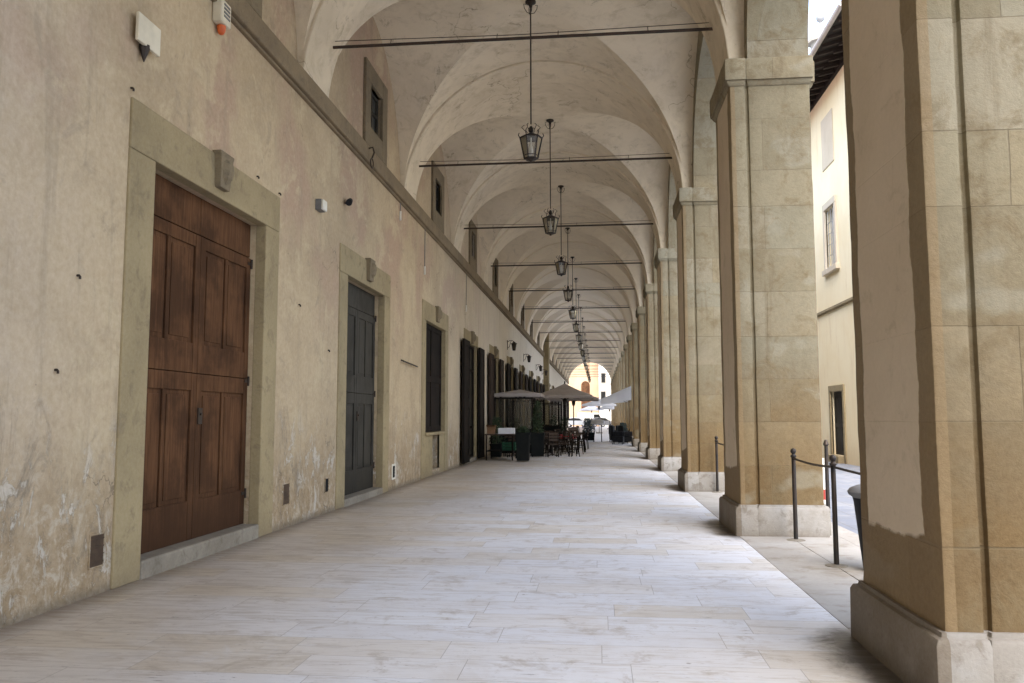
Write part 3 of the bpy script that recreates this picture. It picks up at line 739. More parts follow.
# litter bin behind the nearest pier
t = thing('litter_bin', 'black litter bin with flared rim behind the nearest pier', 'bin', (2.76, 8.5, 0))
bm = B(); lathe(bm, [(.19,.0),(.20,.02),(.265,.66),(.275,.70)], seg=24); link('body', bm, 'black_plastic', t, smooth=40)
bm = B(); lathe(bm, [(.27,.70),(.31,.73),(.32,.76),(.30,.79),(.23,.82),(.16,.835)], seg=24); link('rim', bm, 'grey_plastic', t, smooth=50)
t = thing('street_post', 'dark post with red and white sign in street behind second pier', 'post', (3.85, 14.6, -.16))
bm = B(); lathe(bm, [(.035,0),(.03,1.15),(.05,1.18),(.02,1.26)], seg=10); link('pole', bm, 'iron', t)
bm = B(); box(bm, -.20, -.04, -.012, .012, .15, .95); o = link('sign_panel', bm, 'white_plastic', t)
bm = B(); box(bm, -.201, -.039, -.014, .014, .25, .42); link('red_band', bm, 'red_paint', o)

# ------------------------------------------------------------------ palace across the street
FX = 8.6
pal = thing('palace', 'pale yellow rendered palace across the street with deep dark eaves', 'building', (FX, 0, 0))
FY0, FY1, st = 24.2, 46.4, 4.4
wins = [30.9 + st*k for k in range(-1, 4)]
def facade():
    hs = []
    for y in wins: hs += [(y-.62, y+.62, 6.95, 9.2), (y-.75, y+.75, .1, 2.4)]
    ys = sorted(set([FY0, FY1] + [h[i] for h in hs for i in (0,1)])); zs = sorted(set([-.3, 14.0] + [h[i] for h in hs for i in (2,3)]))
    bm = B()
    for y0, y1 in zip(ys, ys[1:]):
        for z0, z1 in zip(zs, zs[1:]):
            if any(h[0] < (y0+y1)/2 < h[1] and h[2] < (z0+z1)/2 < h[3] for h in hs): continue
            quad(bm, (0,y0,z0), (0,y0,z1), (0,y1,z1), (0,y1,z0))
    bmesh.ops.remove_doubles(bm, verts=bm.verts, dist=.001)
    for a, b, c, d in hs:
        for p, q in (((a,c),(b,c)), ((b,c),(b,d)), ((b,d),(a,d)), ((a,d),(a,c))): quad(bm, (0,*p), (0,*q), (.4,*q), (.4,*p))
    box(bm, .41, 11, FY0, FY1, -.3, 13.99)
    return bm
link('wall', facade(), 'yellow_render', pal, fix=False)
bm = B(); box(bm, -.08, .02, FY0, FY1, 5.40, 5.50); box(bm, -.05, .02, FY0, FY1, 5.36, 5.398); link('string_course', bm, 'surround_stone', pal, bevel=.01)
w0 = d0 = b0 = None
for y in wins:
    if w0 is None:
        bm = B(); a, b, c, d = -.62, .62, 6.95, 9.2
        box(bm, -.07, .05, a-.2, a, c, d); box(bm, -.07, .05, b, b+.2, c, d); box(bm, -.075, .05, a-.2, b+.2, d+.001, d+.25); box(bm, -.14, .05, a-.3, b+.3, c-.2, c-.002)
        w0 = link('window', bm, 'beige_stone', pal, (0,y,0), bevel=.01)
        bm = B(); box(bm, .2, .22, a+.01, b-.01, c+.01, d-.01); link('pane', bm, 'pane', w0)
        bm = B()
        for i in range(4): tube(bm, [(.05, a+.1+(b-a-.2)*i/3, c), (.05, a+.1+(b-a-.2)*i/3, d)], .016, 6)
        for i in range(6): tube(bm, [(.05, a, c+.1+(d-c-.2)*i/5), (.05, b, c+.1+(d-c-.2)*i/5)], .013, 6)
        link('bars', bm, 'gutter', w0)
        bm = B(); box(bm, -.035, .01, a-.12, b+.12, 10.75, 12.7)
        b0 = link('blind_panel', bm, 'beige_stone', pal, (0,y,0), bevel=.015)
        bm = B(); box(bm, -.05, .05, -.95, -.75, -.2, 2.4); box(bm, -.05, .05, .75, .95, -.2, 2.4); box(bm, -.055, .05, -.95, .95, 2.401, 2.62)
        box(bm, -.25, .11, -.745, .745, -.2, .098)
        d0 = link('door_surround', bm, 'surround_stone', pal, (0,y,0), bevel=.012)
        bm = B(); leaf_mesh(bm, .0, -.74, 0, .1, 2.39, [(.25,1.1),(1.25,2.2)], 1); leaf_mesh(bm, .0, 0.005, .74, .1, 2.39, [(.25,1.1),(1.25,2.2)], 1)
        bmesh.ops.rotate(bm, verts=bm.verts, matrix=Matrix.Rotation(PI, 3, 'Z')); bmesh.ops.translate(bm, verts=bm.verts, vec=(.12,0,0))
        link('door', bm, 'grey_wood', d0)
    else:
        for src in (w0, b0, d0):
            c = copy_tree(src, pal); c.location = (0,y,0)
bm = B()
def eave_z(x): return 14.0 + (x)*.30
vs = [(-1.25, eave_z(-1.25)), (.1, eave_z(.1)), (.1, eave_z(.1)+.06), (-1.25, eave_z(-1.25)+.06)]
f0 = [bm.verts.new((x, FY0, z)) for x, z in vs]; f1 = [bm.verts.new((x, FY1, z)) for x, z in vs]
bm.faces.new(f0); bm.faces.new(f1[::-1])
for i in range(4): bm.faces.new((f0[i], f0[(i+1)%4], f1[(i+1)%4], f1[i]))
ev = link('eave', bm, 'eave_board', pal)
bm = B(); box(bm, -.10, .01, FY0, FY1, 13.66, 13.97); link('fascia', bm, 'eave_board', ev)
bm = B(); n = int((FY1-FY0)/.62)
for i in range(n):
    y = FY0+.3+i*.62
    for (xa, xb, dz) in ((-1.15, .1, .13), (-.62, .1, .26)):
        vv = []
        for yy in (y-.06, y+.06): vv.append([bm.verts.new(p) for p in ((xa,yy,eave_z(xa)-.003-dz*.75),(xa,yy,eave_z(xa)-.003-(.13 if dz > .2 else 0)),(xb,yy,eave_z(xb)-.003-(.13 if dz > .2 else 0)),(xb,yy,eave_z(xb)-.003-dz))])
        bm.faces.new(vv[0]); bm.faces.new(vv[1][::-1])
        for q in range(4): bm.faces.new((vv[0][q], vv[0][(q+1)%4], vv[1][(q+1)%4], vv[1][q]))
link('rafters', bm, 'rafter', ev)
bm = B(); tube(bm, [(-1.31, FY0, eave_z(-1.3)+.05), (-1.31, FY1, eave_z(-1.3)+.05)], .085, 10); link('gutter', bm, 'gutter', ev)
bm = B(); quad(bm, (-1.3,FY0,13.72), (-1.3,FY1,13.72), (6,FY1,15.8), (6,FY0,15.8)); quad(bm, (12,FY0,13.9), (12,FY1,13.9), (6,FY1,15.8), (6,FY0,15.8)); link('roof', bm, 'roof_tile', pal)

# domed church over the roofs
ch = thing('domed_church', 'pale church dome with small lantern rising over the dark eaves', 'church', (22.0, 80, -.75))
bm = B(); box(bm, -9, 9, -9, 9, 0, 24); link('body', bm, 'pale_stone', ch)
bm = B(); lathe(bm, [(6.2,24),(6.2,31),(6.6,31.1),(6.6,31.6)], seg=16); link('drum', bm, 'pale_stone', ch)
bm = B(); lathe(bm, [(6.3*math.cos(a), 31.6+5.2*math.sin(a)) for a in [PI/2*i/8*.93 for i in range(9)]], seg=24); link('dome', bm, 'lead', ch, smooth=40)
bm = B(); lathe(bm, [(1.0,36.6),(1.0,38.4),(1.3,38.5),(1.2,38.8),(.7,39.6),(.25,40.1),(.1,40.2)], seg=10); l_ = link('lantern', bm, 'pale_stone', ch)
bm = B(); lathe(bm, [(.1,40.15),(.12,40.6),(.35,40.8),(.42,41.1),(.35,41.4),(.08,41.6),(.05,42.3)], seg=12); link('finial', bm, 'lead', l_, smooth=40)

# ------------------------------------------------------------------ buildings closing the far end
def far_house(name, label, x0, x1, y, h, mat, roof, wins_, dz=-.16, extra=None):
    t = thing(name, label, 'building', (0, y, dz))
    bm = B(); box(bm, x0, x1, 0, 12, 0, h); link('wall', bm, mat, t)
    for (a, b, c, d) in wins_:
        f = B(); box(f, a-.15, a, -.08, .05, c-.15, d+.15); box(f, b, b+.15, -.08, .05, c-.15, d+.15); box(f, a, b, -.078, .05, d, d+.15); box(f, a, b, -.12, .05, c-.15, c)
        w_ = link('window', f, 'pale_stone', t)
        p = B(); box(p, a+.002, b-.002, -.02, .0, c+.002, d-.002); link('pane', p, 'window_dark', w_)
    bm = B(); v = [(x0-.5,-.7,h),(x1+.5,-.7,h),(x1+.5,12.7,h),(x0-.5,12.7,h),(x0-.5,6,h+2.4),(x1+.5,6,h+2.4)]
    vs = [bm.verts.new(p) for p in v]
    for f in ((0,1,5,4),(2,3,4,5),(1,2,5),(3,0,4),(3,2,1,0)): bm.faces.new([vs[i] for i in f])
    link('roof', bm, roof, t)
    return t
t = far_house('orange_house', 'orange rendered building with tall arched brown doorway at far end', -16, .1, 140, 15, 'orange_render', 'roof_tile', [(-9,-7.8,7,9),(-13,-11.8,7,9)])
bm = B(); pts = [(-.72,2.6)] + [(.72*math.cos(a), 6.9+.72*math.sin(a)) for a in [PI-PI*i/12 for i in range(13)]] + [(.72,2.6)]
f0 = [bm.verts.new((x-2.15, -.06, z)) for x, z in pts]; f1 = [bm.verts.new((x-2.15, .02, z)) for x, z in pts]
bm.faces.new(f0); bm.faces.new(f1[::-1])
for i in range(len(pts)): bm.faces.new((f0[i], f0[(i+1)%len(pts)], f1[(i+1)%len(pts)], f1[i]))
link('arched_door', bm, 'brown_wood', t)
far_house('white_house', 'narrow white house with two dark windows beside orange building', .15, 7.5, 136, 13, 'white_render', 'roof_tile', [(.55,1.15,7.2,8.7),(.45,1.15,4.2,5.7),(3.5,4.2,7.2,8.7),(3.5,4.2,4.2,5.7)])
far_house('tall_house', 'tall pale house standing beyond the palace on the right', 9, 26, 118, 16, 'yellow_render', 'roof_tile', [(10.5+3*i,11.7+3*i,z,z+1.8) for i in range(5) for z in (3,7.5,11.5)])

# ------------------------------------------------------------------ cafe furniture
def chair_proto():
    r = thing('cafe_chair', '', 'chair')
    bm = B(); box(bm, -.20, .20, -.20, .20, .44, .475); link('seat', bm, 'chair_wood', r, bevel=.012)
    for sx in (-1, 1):
        bm = B(); tube(bm, [(sx*.18,-.18,.44),(sx*.20,-.21,0)], .016, 6); link('leg', bm, 'dark_wood', r)
        bm = B(); tube(bm, [(sx*.18,.24,.90),(sx*.18,.19,.46),(sx*.20,.24,0)], .016, 6); link('leg', bm, 'dark_wood', r)
    bm = B()
    for i in range(3): box(bm, -.17, .17, .205+.012*i, .225+.012*i, .60+.11*i, .67+.11*i)
    link('backrest', bm, 'chair_wood', r, bevel=.006)
    return r
def table_proto():
    r = thing('cafe_table', '', 'table')
    bm = B(); lathe(bm, [(.02,.715),(.345,.715),(.35,.725),(.35,.74),(.345,.745)], seg=24); link('tabletop', bm, 'chair_wood', r)
    bm = B(); lathe(bm, [(.035,.02),(.028,.08),(.028,.70),(.12,.714)], seg=12); link('pedestal', bm, 'iron', r, smooth=40)
    bm = B()
    for k in range(4):
        a = PI/4+k*PI/2; tube(bm, [(.02*math.cos(a),.02*math.sin(a),.07),(.27*math.cos(a),.27*math.sin(a),.015)], .018, 6)
    link('foot', bm, 'iron', r)
    return r
def stool_proto():
    r = thing('bar_stool', '', 'stool')
    bm = B(); lathe(bm, [(.03,.74),(.17,.745),(.18,.765),(.17,.785)], seg=18); link('seat', bm, 'chair_wood', r)
    for k in range(4):
        a = PI/4+k*PI/2; bm = B(); tube(bm, [(.11*math.cos(a),.11*math.sin(a),.75),(.23*math.cos(a),.23*math.sin(a),0)], .017, 6); link('leg', bm, 'dark_wood', r)
    bm = B()
    for k in range(4):
        a, b = PI/4+k*PI/2, PI/4+(k+1)*PI/2; tube(bm, [(.19*math.cos(a),.19*math.sin(a),.26),(.19*math.cos(b),.19*math.sin(b),.26)], .011, 6)
    link('footrest', bm, 'dark_wood', r)
    bm = B()
    for s in (-1, 1): tube(bm, [(s*.13,.1,.77),(s*.14,.17,1.05)], .014, 6)
    box(bm, -.16, .16, .155, .18, .98, 1.08); link('backrest', bm, 'chair_wood', r)
    return r
def leaves(bm, n, fn, s):
    for _ in range(n):
        p = Vector(fn()); u = Vector((random.gauss(0,1), random.gauss(0,1), random.gauss(0,1))).normalized(); w = u.orthogonal().normalized()
        k = s*random.uniform(.6, 1.3); a, b = u*k, w*k*.45
        bm.faces.new([bm.verts.new(p+q) for q in (-a, b, a, -b)])
def umbrella(name, label, x, y, hx, hy, ze, za, mat, group=None):
    t = thing(name, label, 'umbrella', (x, y, 0), 0, group)
    bm = B(); lathe(bm, [(.03,.05),(.028,za-.02),(.03,za+.08),(.01,za+.12)], seg=10); link('pole', bm, 'dark_wood', t)
    bm = B(); box(bm, -.3, .3, -.3, .3, 0, .09); link('base', bm, 'step_stone', t, bevel=.02)
    bm = B(); apex = bm.verts.new((0,0,za)); ring = []; N = 16
    for i in range(N):
        a = 2*PI*i/N+PI/4; m = max(abs(math.cos(a)), abs(math.sin(a))); px, py = math.cos(a)/m, math.sin(a)/m
        ring.append((px, py))
    r1 = [bm.verts.new((hx*px*.5, hy*py*.5, za-(za-ze)*.56)) for px, py in ring]; r2 = [bm.verts.new((hx*px, hy*py, ze)) for px, py in ring]
    r3 = [bm.verts.new((hx*px*1.005, hy*py*1.005, ze-.13)) for px, py in ring]
    for i in range(N):
        j = (i+1) % N; bm.faces.new((apex, r1[i], r1[j])); bm.faces.new((r1[i], r2[i], r2[j], r1[j])); bm.faces.new((r2[i], r3[i], r3[j], r2[j]))
    link('canopy', bm, mat, t)
    for i in range(0, N, 2):
        px, py = ring[i]; bm = B(); tube(bm, [(0,0,za-.09),(hx*px*.97,hy*py*.97,ze-.03)], .012, 5); tube(bm, [(0,0,ze-.22),(hx*px*.45,hy*py*.45,za-(za-ze)*.5-.07)], .010, 5); link('rib', bm, 'dark_wood', t)
    bm = B(); lathe(bm, [(.05,ze-.4),(.09,ze-.3),(.10,ze-.2),(.05,ze-.1)], seg=10); link('hub', bm, 'iron', t)
    return t
umbrella('parasol', 'taupe square parasol with pointed top over the cafe tables', -1.50, 37.2, 1.25, 1.3, 2.42, 2.98, 'taupe_canvas')
umbrella('parasol', 'flatter taupe parasol close to the shop wall, left of the pointed one', -3.22, 34.0, .95, 1.2, 2.42, 2.62, 'taupe_canvas')
umbrella('parasol', 'taupe parasol deeper in the cafe behind the pointed one', -1.3, 43.5, 1.3, 1.3, 2.45, 2.9, 'taupe_canvas')
umbrella('parasol', 'white parasol in the far middle of the walk before the square', .05, 74, 1.5, 1.5, 2.55, 3.1, 'white_canvas')
umbrella('parasol', 'small white parasol beyond the end of the arcade', -1.0, 122, 1.8, 1.8, 2.5, 3.2, 'white_canvas')
# lean-to awning on the right-hand piers
t = thing('awning', 'white sloping canvas awning fixed to the piers on the right', 'awning', (0, 44.2, 0))
bm = B(); y0, y1 = 0, 5.4; A, Bq = (1.74, 3.12), (.12, 2.42)
quad(bm, (A[0],y0,A[1]), (A[0],y1,A[1]), (Bq[0],y1,Bq[1]), (Bq[0],y0,Bq[1]))
for y in (y0, y1): quad(bm, (A[0],y,A[1]), (Bq[0],y,Bq[1]), (Bq[0],y,2.2), (A[0],y,2.36))
quad(bm, (Bq[0],y0,Bq[1]), (Bq[0],y1,Bq[1]), (Bq[0],y1,2.2), (Bq[0],y0,2.2)); link('canopy', bm, 'white_canvas', t)
for y in (.1, 2.7, 5.3):
    bm = B(); tube(bm, [(1.74,y,3.08),(.14,y,2.39)], .02, 6); tube(bm, [(1.74,y,2.3),(.9,y,2.70)], .015, 6); link('arm', bm, 'iron', t)

cp, tp, sp_ = chair_proto(), table_proto(), stool_proto()
tabs = [(-1.75,31.4,'nearest wooden cafe table among the front chairs'), (-2.05,33.6,'wooden cafe table second from the front'), (-1.3,34.6,'wooden cafe table beside the bar stools'), (-2.1,36.4,'wooden cafe table under the pointed parasol, left'), (-1.2,38.2,'wooden cafe table under the pointed parasol, back'), (-2.0,41.0,'wooden cafe table before the deeper parasol'), (-3.2,31.1,'wooden cafe table by the wall behind the serving table'), (-3.1,37.2,'wooden cafe table by the wall behind the flat parasol')]
first = True
for i, (x, y, lab) in enumerate(tabs):
    if i == 0: tp.location = (x,y,0); tp['label'] = lab; tp['group'] = 'cafe tables'
    else: dup(tp, (x,y,0), random.uniform(0,1), lab, 'cafe tables')
    for j, (dx, dy, rz, side) in enumerate(((-.52,.05,PI/2,'left side'), (.5,-.02,-PI/2,'right side'), (.03,-.56,PI,'front side'), (-.02,.58,0,'back side'))):
        if i >= 3 and j == 3: continue
        l2 = f'brown slatted cafe chair on the {side} of the {ORD[i]} table from the front' if i < 6 else f'brown slatted cafe chair, {side} of the table by wall behind flat parasol' if i == 7 else f'brown slatted cafe chair, {side} of the table behind the serving table'
        p = (x+dx+random.uniform(-.06,.06), y+dy, 0); rz += random.uniform(-.3,.3)
        if first: cp.location = p; cp.rotation_euler.z = rz; cp['label'] = l2; cp['group'] = 'cafe chairs'; first = False
        else: dup(cp, p, rz, l2, 'cafe chairs')
for i, (x, y, lab) in enumerate([(-.93,31.2,'tall wooden bar stool nearest the viewer at right edge of cafe'), (-.85,33.2,'tall wooden bar stool second along the right edge of cafe'), (-.75,35.3,'tall wooden bar stool third along the right edge of cafe'), (-.78,37.5,'tall wooden bar stool fourth along the right edge of cafe')]):
    if i == 0: sp_.location = (x,y,0); sp_['label'] = lab; sp_['group'] = 'bar stools'; sp_.rotation_euler.z = .4
    else: dup(sp_, (x,y,0), .4+.5*i, lab, 'bar stools')
def planter(x, y, w, h, lab, top, ph, mat='leaf', rad=None, cat='planter'):
    t = thing('planter', lab, cat, (x,y,0))
    bm = B(); a, b = w/2*.86, w/2
    vs = [bm.verts.new(p) for p in ((-a,-a,.03),(a,-a,.03),(a,a,.03),(-a,a,.03),(-b,-b,h),(b,-b,h),(b,b,h),(-b,b,h))]
    for f in ((3,2,1,0),(0,1,5,4),(1,2,6,5),(2,3,7,6),(3,0,4,7),(4,5,6,7)): bm.faces.new([vs[i] for i in f])
    pot = link('pot', bm, 'planter_metal', t, bevel=.012)
    bm = B(); box(bm, -b-.015, b+.015, -b-.015, b+.015, h-.05, h+.005); link('rim', bm, 'planter_metal', pot, bevel=.008)
    if top:
        bm = B(); tube(bm, [(0,0,h),(.02,.01,h+ph*.5),(0,0,h+ph*.85)], .025, 6, .01); link('stem', bm, 'stem', t)
        bm = B(); rad = rad or w*.5
        def fn():
            f = random.random(); a = random.uniform(0, 2*PI); q = rad*math.sqrt(random.random())*(1-.55*f)*(1+.3*math.sin(a*3+f*9))
            return (q*math.cos(a), q*math.sin(a), h+.03+ph*f)
        leaves(bm, 520, fn, .055); link('foliage', bm, mat, t)
    return t
planter(-2.52, 27.6, .46, .95, 'tall dark square planter nearest the viewer beside serving table', True, .16, rad=.2)
planter(-2.28, 31.0, .50, .88, 'dark square planter with upright green shrub behind the nearest planter', True, 1.15, rad=.22)
planter(-2.75, 35.6, .50, .85, 'dark planter with green shrub under the wall side parasol', True, 1.0, rad=.32)
planter(-.55, 51.5, .62, .5, 'low dark planter with dense bluish hedge right of the cafe', True, .85, 'hedge_leaf', .36)
planter(-.75, 53.2, .62, .5, 'second bluish hedge planter just behind the first', True, .85, 'hedge_leaf', .36)
planter(1.35, 47.0, .6, .6, 'dark planter with low shrub under the white awning', True, .5, 'hedge_leaf', .34)
# white high table
t = thing('high_table', 'high bistro table with white cloth in the middle of the walk', 'table', (-.06, 49.2, 0))
bm = B(); lathe(bm, [(.02,1.20),(.36,1.20),(.40,1.06),(.41,1.06),(.38,1.30),(.02,1.34)], seg=20); link('tabletop', bm, 'white_cloth', t, smooth=50)
for sx in (-1, 1):
    for sy in (-1, 1): bm = B(); tube(bm, [(sx*.2,sy*.2,1.22),(sx*.23,sy*.23,0)], .028, 6); link('leg', bm, 'dark_wood', t)
# dark seats under the awning
for i, (x, y) in enumerate([(1.05,45.2),(1.45,46.0),(.95,48.3),(1.4,49.3),(1.0,50.6)]):
    t = thing('lounge_chair', f'dark woven tub chair under the white awning, {ORD[i]} from the front', 'chair', (x,y,0), random.uniform(1,2.2), 'tub chairs under the awning')
    bm = B(); box(bm, -.3, .3, -.3, .3, .12, .42); link('seat', bm, 'black_plastic', t, bevel=.03)
    bm = B(); box(bm, -.32, .32, .22, .32, .425, .98); box(bm, -.34, -.24, -.3, .215, .425, .68); box(bm, .24, .34, -.3, .215, .425, .68); link('backrest', bm, 'black_plastic', t, bevel=.03)
    for sx in (-1,1):
        for sy in (-1,1): bm = B(); tube(bm, [(sx*.26,sy*.26,.12),(sx*.27,sy*.27,0)], .022, 6); link('leg', bm, 'iron', t)
# serving table by the wall and the things on it
t = thing('serving_table', 'dark serving table against the wall beside nearest planter', 'table', (-3.35, 28.9, 0))
bm = B(); box(bm, -.55, .45, -.7, .7, .86, .90); link('tabletop', bm, 'chair_wood', t, bevel=.006)
for sx in (-.5, .4):
    for sy in (-.64, .64): bm = B(); tube(bm, [(sx,sy,.86),(sx,sy,0)], .025, 6); link('leg', bm, 'dark_wood', t)
bm = B(); box(bm, -.5, .4, -.6, .6, .3, .33); link('shelf', bm, 'dark_wood', t)
t = thing('white_box', 'white tray box standing on the serving table', 'box', (-3.2, 28.75, .902))
bm = B(); box(bm, -.26, .26, -.2, .2, 0, .015); link('bottom', bm, 'white_cloth', t)
bm = B(); box(bm, -.27, .27, -.21, -.195, .0, .2); box(bm, -.27, .27, .195, .21, 0, .2); box(bm, -.275, -.262, -.21, .21, 0, .2); box(bm, .262, .275, -.21, .21, 0, .2); link('sides', bm, 'white_cloth', t, bevel=.004)
t = thing('cardboard_box', 'small brown carton on left end of the serving table', 'box', (-3.72, 28.6, .902))
bm = B(); box(bm, -.13, .13, -.16, .16, 0, .24); link('carton', bm, 'cardboard', t, bevel=.006)
bm = B(); quad(bm, (-.13,-.16,.24), (.13,-.16,.24), (.15,-.28,.30), (-.15,-.28,.30)); quad(bm, (-.13,.16,.24), (.13,.16,.24), (.15,.28,.29), (-.15,.28,.29)); link('flap', bm, 'cardboard', t)
t = thing('bottle_crate', 'green plastic crate on the lower shelf of the serving table', 'crate', (-3.1, 28.7, .333))
bm = B()
for z in (0, .1, .2): 
    box(bm, -.2, .2, -.22, -.2, z, z+.07); box(bm, -.2, .2, .2, .22, z, z+.07); box(bm, -.22, -.202, -.22, .22, z, z+.07); box(bm, .202, .22, -.22, .22, z, z+.07)
for sx in (-1,1):
    for sy in (-1,1): box(bm, sx*.21-.018, sx*.21+.018, sy*.21-.018, sy*.21+.018, 0, .29)
box(bm, -.2, .2, -.2, .2, 0, .012)
link('slats', bm, 'green_crate', t)
# red cloth on one table
t = thing('tablecloth', 'small red cloth hanging over the table beside the bar stools', 'tablecloth', (-1.3, 34.6, .75))
bm = B(); lathe(bm, [(.02,.004),(.355,.004),(.375,-.02),(.38,-.16),(.372,-.17)], seg=20); link('cloth', bm, 'red_cloth', t, smooth=40)
# dark framed wind screens along the shop side of the cafe
def screen_proto():
    r = thing('wind_screen', '', 'wind screen')
    bm = B()
    for x in (-.75, .0, .75): box(bm, x-.03, x+.03, -.03, .03, .03, 2.25)
    for z in (.06, .95, 2.19): box(bm, -.72, -.03, -.022, .022, z, z+.06); box(bm, .03, .72, -.022, .022, z, z+.06)
    link('frame', bm, 'dark_wood', r, bevel=.004)
    for x in (-.375, .375):
        bm = B(); box(bm, x-.345, x+.345, -.012, .012, .12, .95); link('panel', bm, 'planter_metal', r)
        bm = B(); quad(bm, (x-.345,0,1.01), (x+.345,0,1.01), (x+.345,0,2.19), (x-.345,0,2.19)); link('pane', bm, 'glass', r)
    for x in (-.75, .75): bm = B(); box(bm, x-.06, x+.06, -.25, .25, 0, .03); link('foot', bm, 'iron', r)
    return r
sc = screen_proto()
for i, (x, y, rz) in enumerate([(-3.35,32.4,0), (-3.3,38.6,0), (-2.9,44.6,0), (-3.0,50.5,0)]):
    o = sc if i == 0 else dup(sc, (x,y,0), rz)
    o.location = (x,y,0); o.rotation_euler.z = rz; o['label'] = f'dark framed glass wind screen by the shop wall, {ORD[i]} from the front'; o['group'] = 'wind screens in the cafe'
for i, (x, y, h, ph) in enumerate([(-3.75,30.2,.5,.95), (-3.7,36.8,.5,.9), (-1.9,46.6,.55,.9), (-2.6,48.2,.55,1.0)]):
    planter(x, y, .42, h, ['dark pot with leafy shrub against the wall behind serving table','dark pot with leafy shrub against the wall under flat parasol','dark pot with leafy shrub behind the deeper parasol','dark pot with tall shrub near the third wind screen'][i], True, ph, rad=.3)
# vehicles and stalls on the square beyond the arcade
def vehicle(name, label, cat, x, y, rz, prof, wid, mat, glass):
    t = thing(name, label, cat, (x,y,-.16), rz)
    bm = B(); f0 = [bm.verts.new((px,-wid/2,pz)) for px, pz in prof]; f1 = [bm.verts.new((px,wid/2,pz)) for px, pz in prof]
    bm.faces.new(f0); bm.faces.new(f1[::-1]); n = len(prof)
    for i in range(n): bm.faces.new((f0[i], f0[(i+1)%n], f1[(i+1)%n], f1[i]))
    link('body', bm, mat, t, bevel=.06, seg=3)
    for px, pz, qx, qz, sx, sz, tx, tz in glass:
        for s_ in (-1, 1): bm = B(); y_ = s_*(wid/2+.004); quad(bm, (px,y_,pz), (qx,y_,qz), (sx,y_,sz), (tx,y_,tz)); link('side_window', bm, 'window_dark', t)
    return t
def wheels(t, xs, wid, r=.31):
    for x in xs:
        for s_ in (-1, 1):
            bm = B(); tube(bm, [(x,s_*(wid/2-.2),r),(x,s_*(wid/2+.015),r)], r, 20); w_ = link('wheel', bm, 'black_plastic', t, bevel=.03)
            bm = B(); tube(bm, [(x,s_*(wid/2+.016),r),(x,s_*(wid/2+.03),r)], r*.6, 16); link('rim', bm, 'gutter', w_)
def lights(t, x, wid, z, mat):
    for s_ in (-1, 1): bm = B(); box(bm, x-.03, x+.03, s_*wid*.36-.14, s_*wid*.36+.14, z, z+.14); link('headlight', bm, mat, t, bevel=.02)
CAR = [(-2.05,.35),(-2.1,.8),(-1.95,.98),(-1.5,1.40),(-.6,1.50),(.35,1.44),(1.0,1.0),(1.85,.86),(2.08,.66),(2.08,.32)]
CG = [(-1.45,1.02,-.52,1.02,-.52,1.42,-1.2,1.35), (-.44,1.02,.80,1.02,.30,1.37,-.44,1.42)]
for x, y, rz, mat, lab in [(.6,126.5,.1,'grey_plastic','small grey car parked crosswise on the square beyond the arcade'), (-3.2,128.5,-.1,'lead','silver car parked in front of the orange building')]:
    t = vehicle('parked_car', lab, 'car', x, y, rz, CAR, 1.68, mat, CG); wheels(t, (-1.3,1.3), 1.68); lights(t, 2.07, 1.68, .62, 'white_plastic')
    bm = B(); quad(bm, (1.0,-.68,1.03), (1.0,.68,1.03), (.42,.6,1.43), (.42,-.6,1.43)); link('windscreen', bm, 'window_dark', t)
VAN = [(-2.4,.35),(-2.42,2.1),(-2.3,2.2),(.9,2.2),(1.6,1.35),(2.3,1.15),(2.42,.9),(2.42,.35)]
t = vehicle('delivery_van', 'white delivery van standing beyond the end arch', 'van', -.9, 133, .05, VAN, 1.95, 'white_plastic', [(.1,1.35,1.35,1.35,.85,2.0,.1,2.0)]); wheels(t, (-1.5,1.55), 1.95, .34); lights(t, 2.41, 1.95, .75, 'gutter')
bm = B(); quad(bm, (1.62,-.8,1.4), (1.62,.8,1.4), (1.0,.75,2.12), (1.0,-.75,2.12)); link('windscreen', bm, 'window_dark', t)
umbrella('parasol', 'white market parasol right of the far cars', 1.3, 98, 1.5, 1.5, 2.45, 3.0, 'white_canvas')

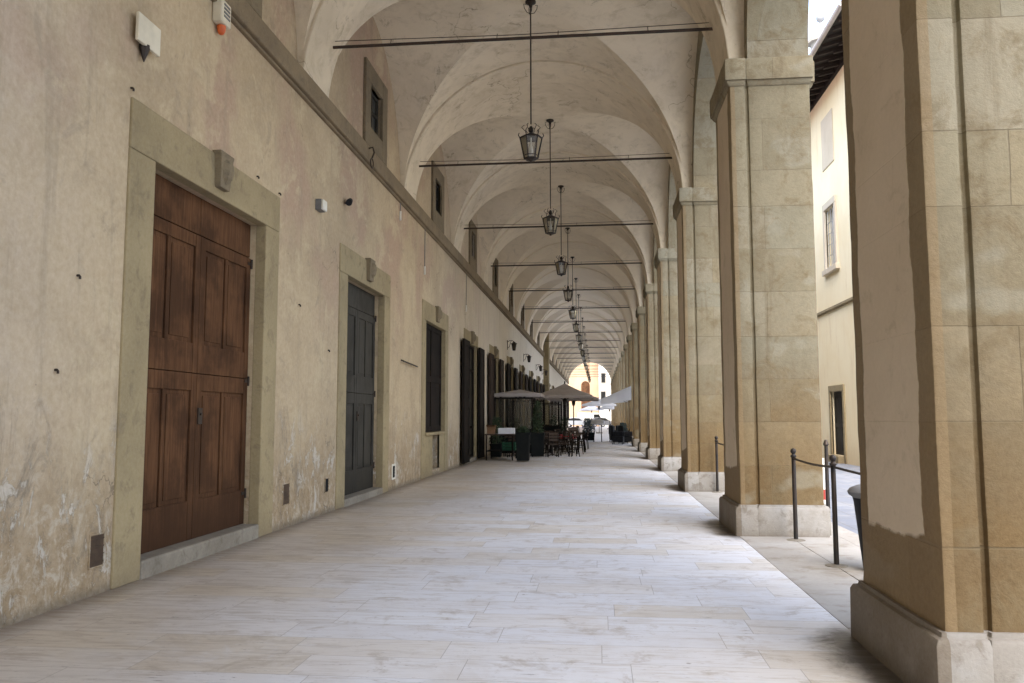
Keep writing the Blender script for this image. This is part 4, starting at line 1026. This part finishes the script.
# ------------------------------------------------------------------ camera
f, yaw, pitch, roll = 822.35, .1043, .091, -.0012
cy, sy, cpp, spp = math.cos(yaw), math.sin(yaw), math.cos(pitch), math.sin(pitch)
fw = Vector((-sy*cpp, cy*cpp, spp)); rt = Vector((cy, sy, 0)); up = rt.cross(fw)
Rr = rt*math.cos(roll) + up*math.sin(roll); Uu = -rt*math.sin(roll) + up*math.cos(roll)
cam = bpy.data.cameras.new('camera'); co = bpy.data.objects.new('camera', cam); COL.objects.link(co)
cam.sensor_width = 36; cam.lens = f*36/1024; cam.clip_start = .05; cam.clip_end = 3000
mx = Matrix((Rr, Uu, -fw)).transposed().to_4x4(); mx.translation = (0,0,1.5); co.matrix_world = mx
S.camera = co

# ------------------------------------------------------------------ daylight
SUN_EL, SUN_AZ = math.radians(57), math.radians(180)     # azimuth measured from +Y towards +X: behind the viewer, over the street
wd = bpy.data.worlds.new('World'); S.world = wd; wd.use_nodes = True; nt = wd.node_tree; nt.nodes.clear()
sky = nt.nodes.new('ShaderNodeTexSky'); sky.sky_type = 'NISHITA'; sky.sun_disc = False
sky.sun_elevation = SUN_EL; sky.sun_rotation = SUN_AZ; sky.dust_density = 4.; sky.air_density = 1.0; sky.ozone_density = 1.0
bg = nt.nodes.new('ShaderNodeBackground'); bg.inputs[1].default_value = .96
ow = nt.nodes.new('ShaderNodeOutputWorld'); hs = nt.nodes.new('ShaderNodeHueSaturation'); hs.inputs['Saturation'].default_value = .75; nt.links.new(sky.outputs[0], hs.inputs['Color']); nt.links.new(hs.outputs[0], bg.inputs[0]); nt.links.new(bg.outputs[0], ow.inputs[0])
sl = bpy.data.lights.new('sun', 'SUN'); so = bpy.data.objects.new('sun', sl); COL.objects.link(so)
sl.energy = 1.2; sl.angle = math.radians(75); sl.color = (.93, .97, 1.)
dirn = Vector((math.sin(SUN_AZ)*math.cos(SUN_EL), math.cos(SUN_AZ)*math.cos(SUN_EL), math.sin(SUN_EL)))
so.rotation_euler = dirn.to_track_quat('Z', 'Y').to_euler(); so.location = dirn*50
S.view_settings.view_transform = 'Standard'; S.view_settings.look = 'None'; S.view_settings.exposure = 0; S.view_settings.gamma = 1
if hasattr(S, 'cycles'):
    S.cycles.max_bounces = 10; S.cycles.diffuse_bounces = 6; S.cycles.transparent_max_bounces = 12
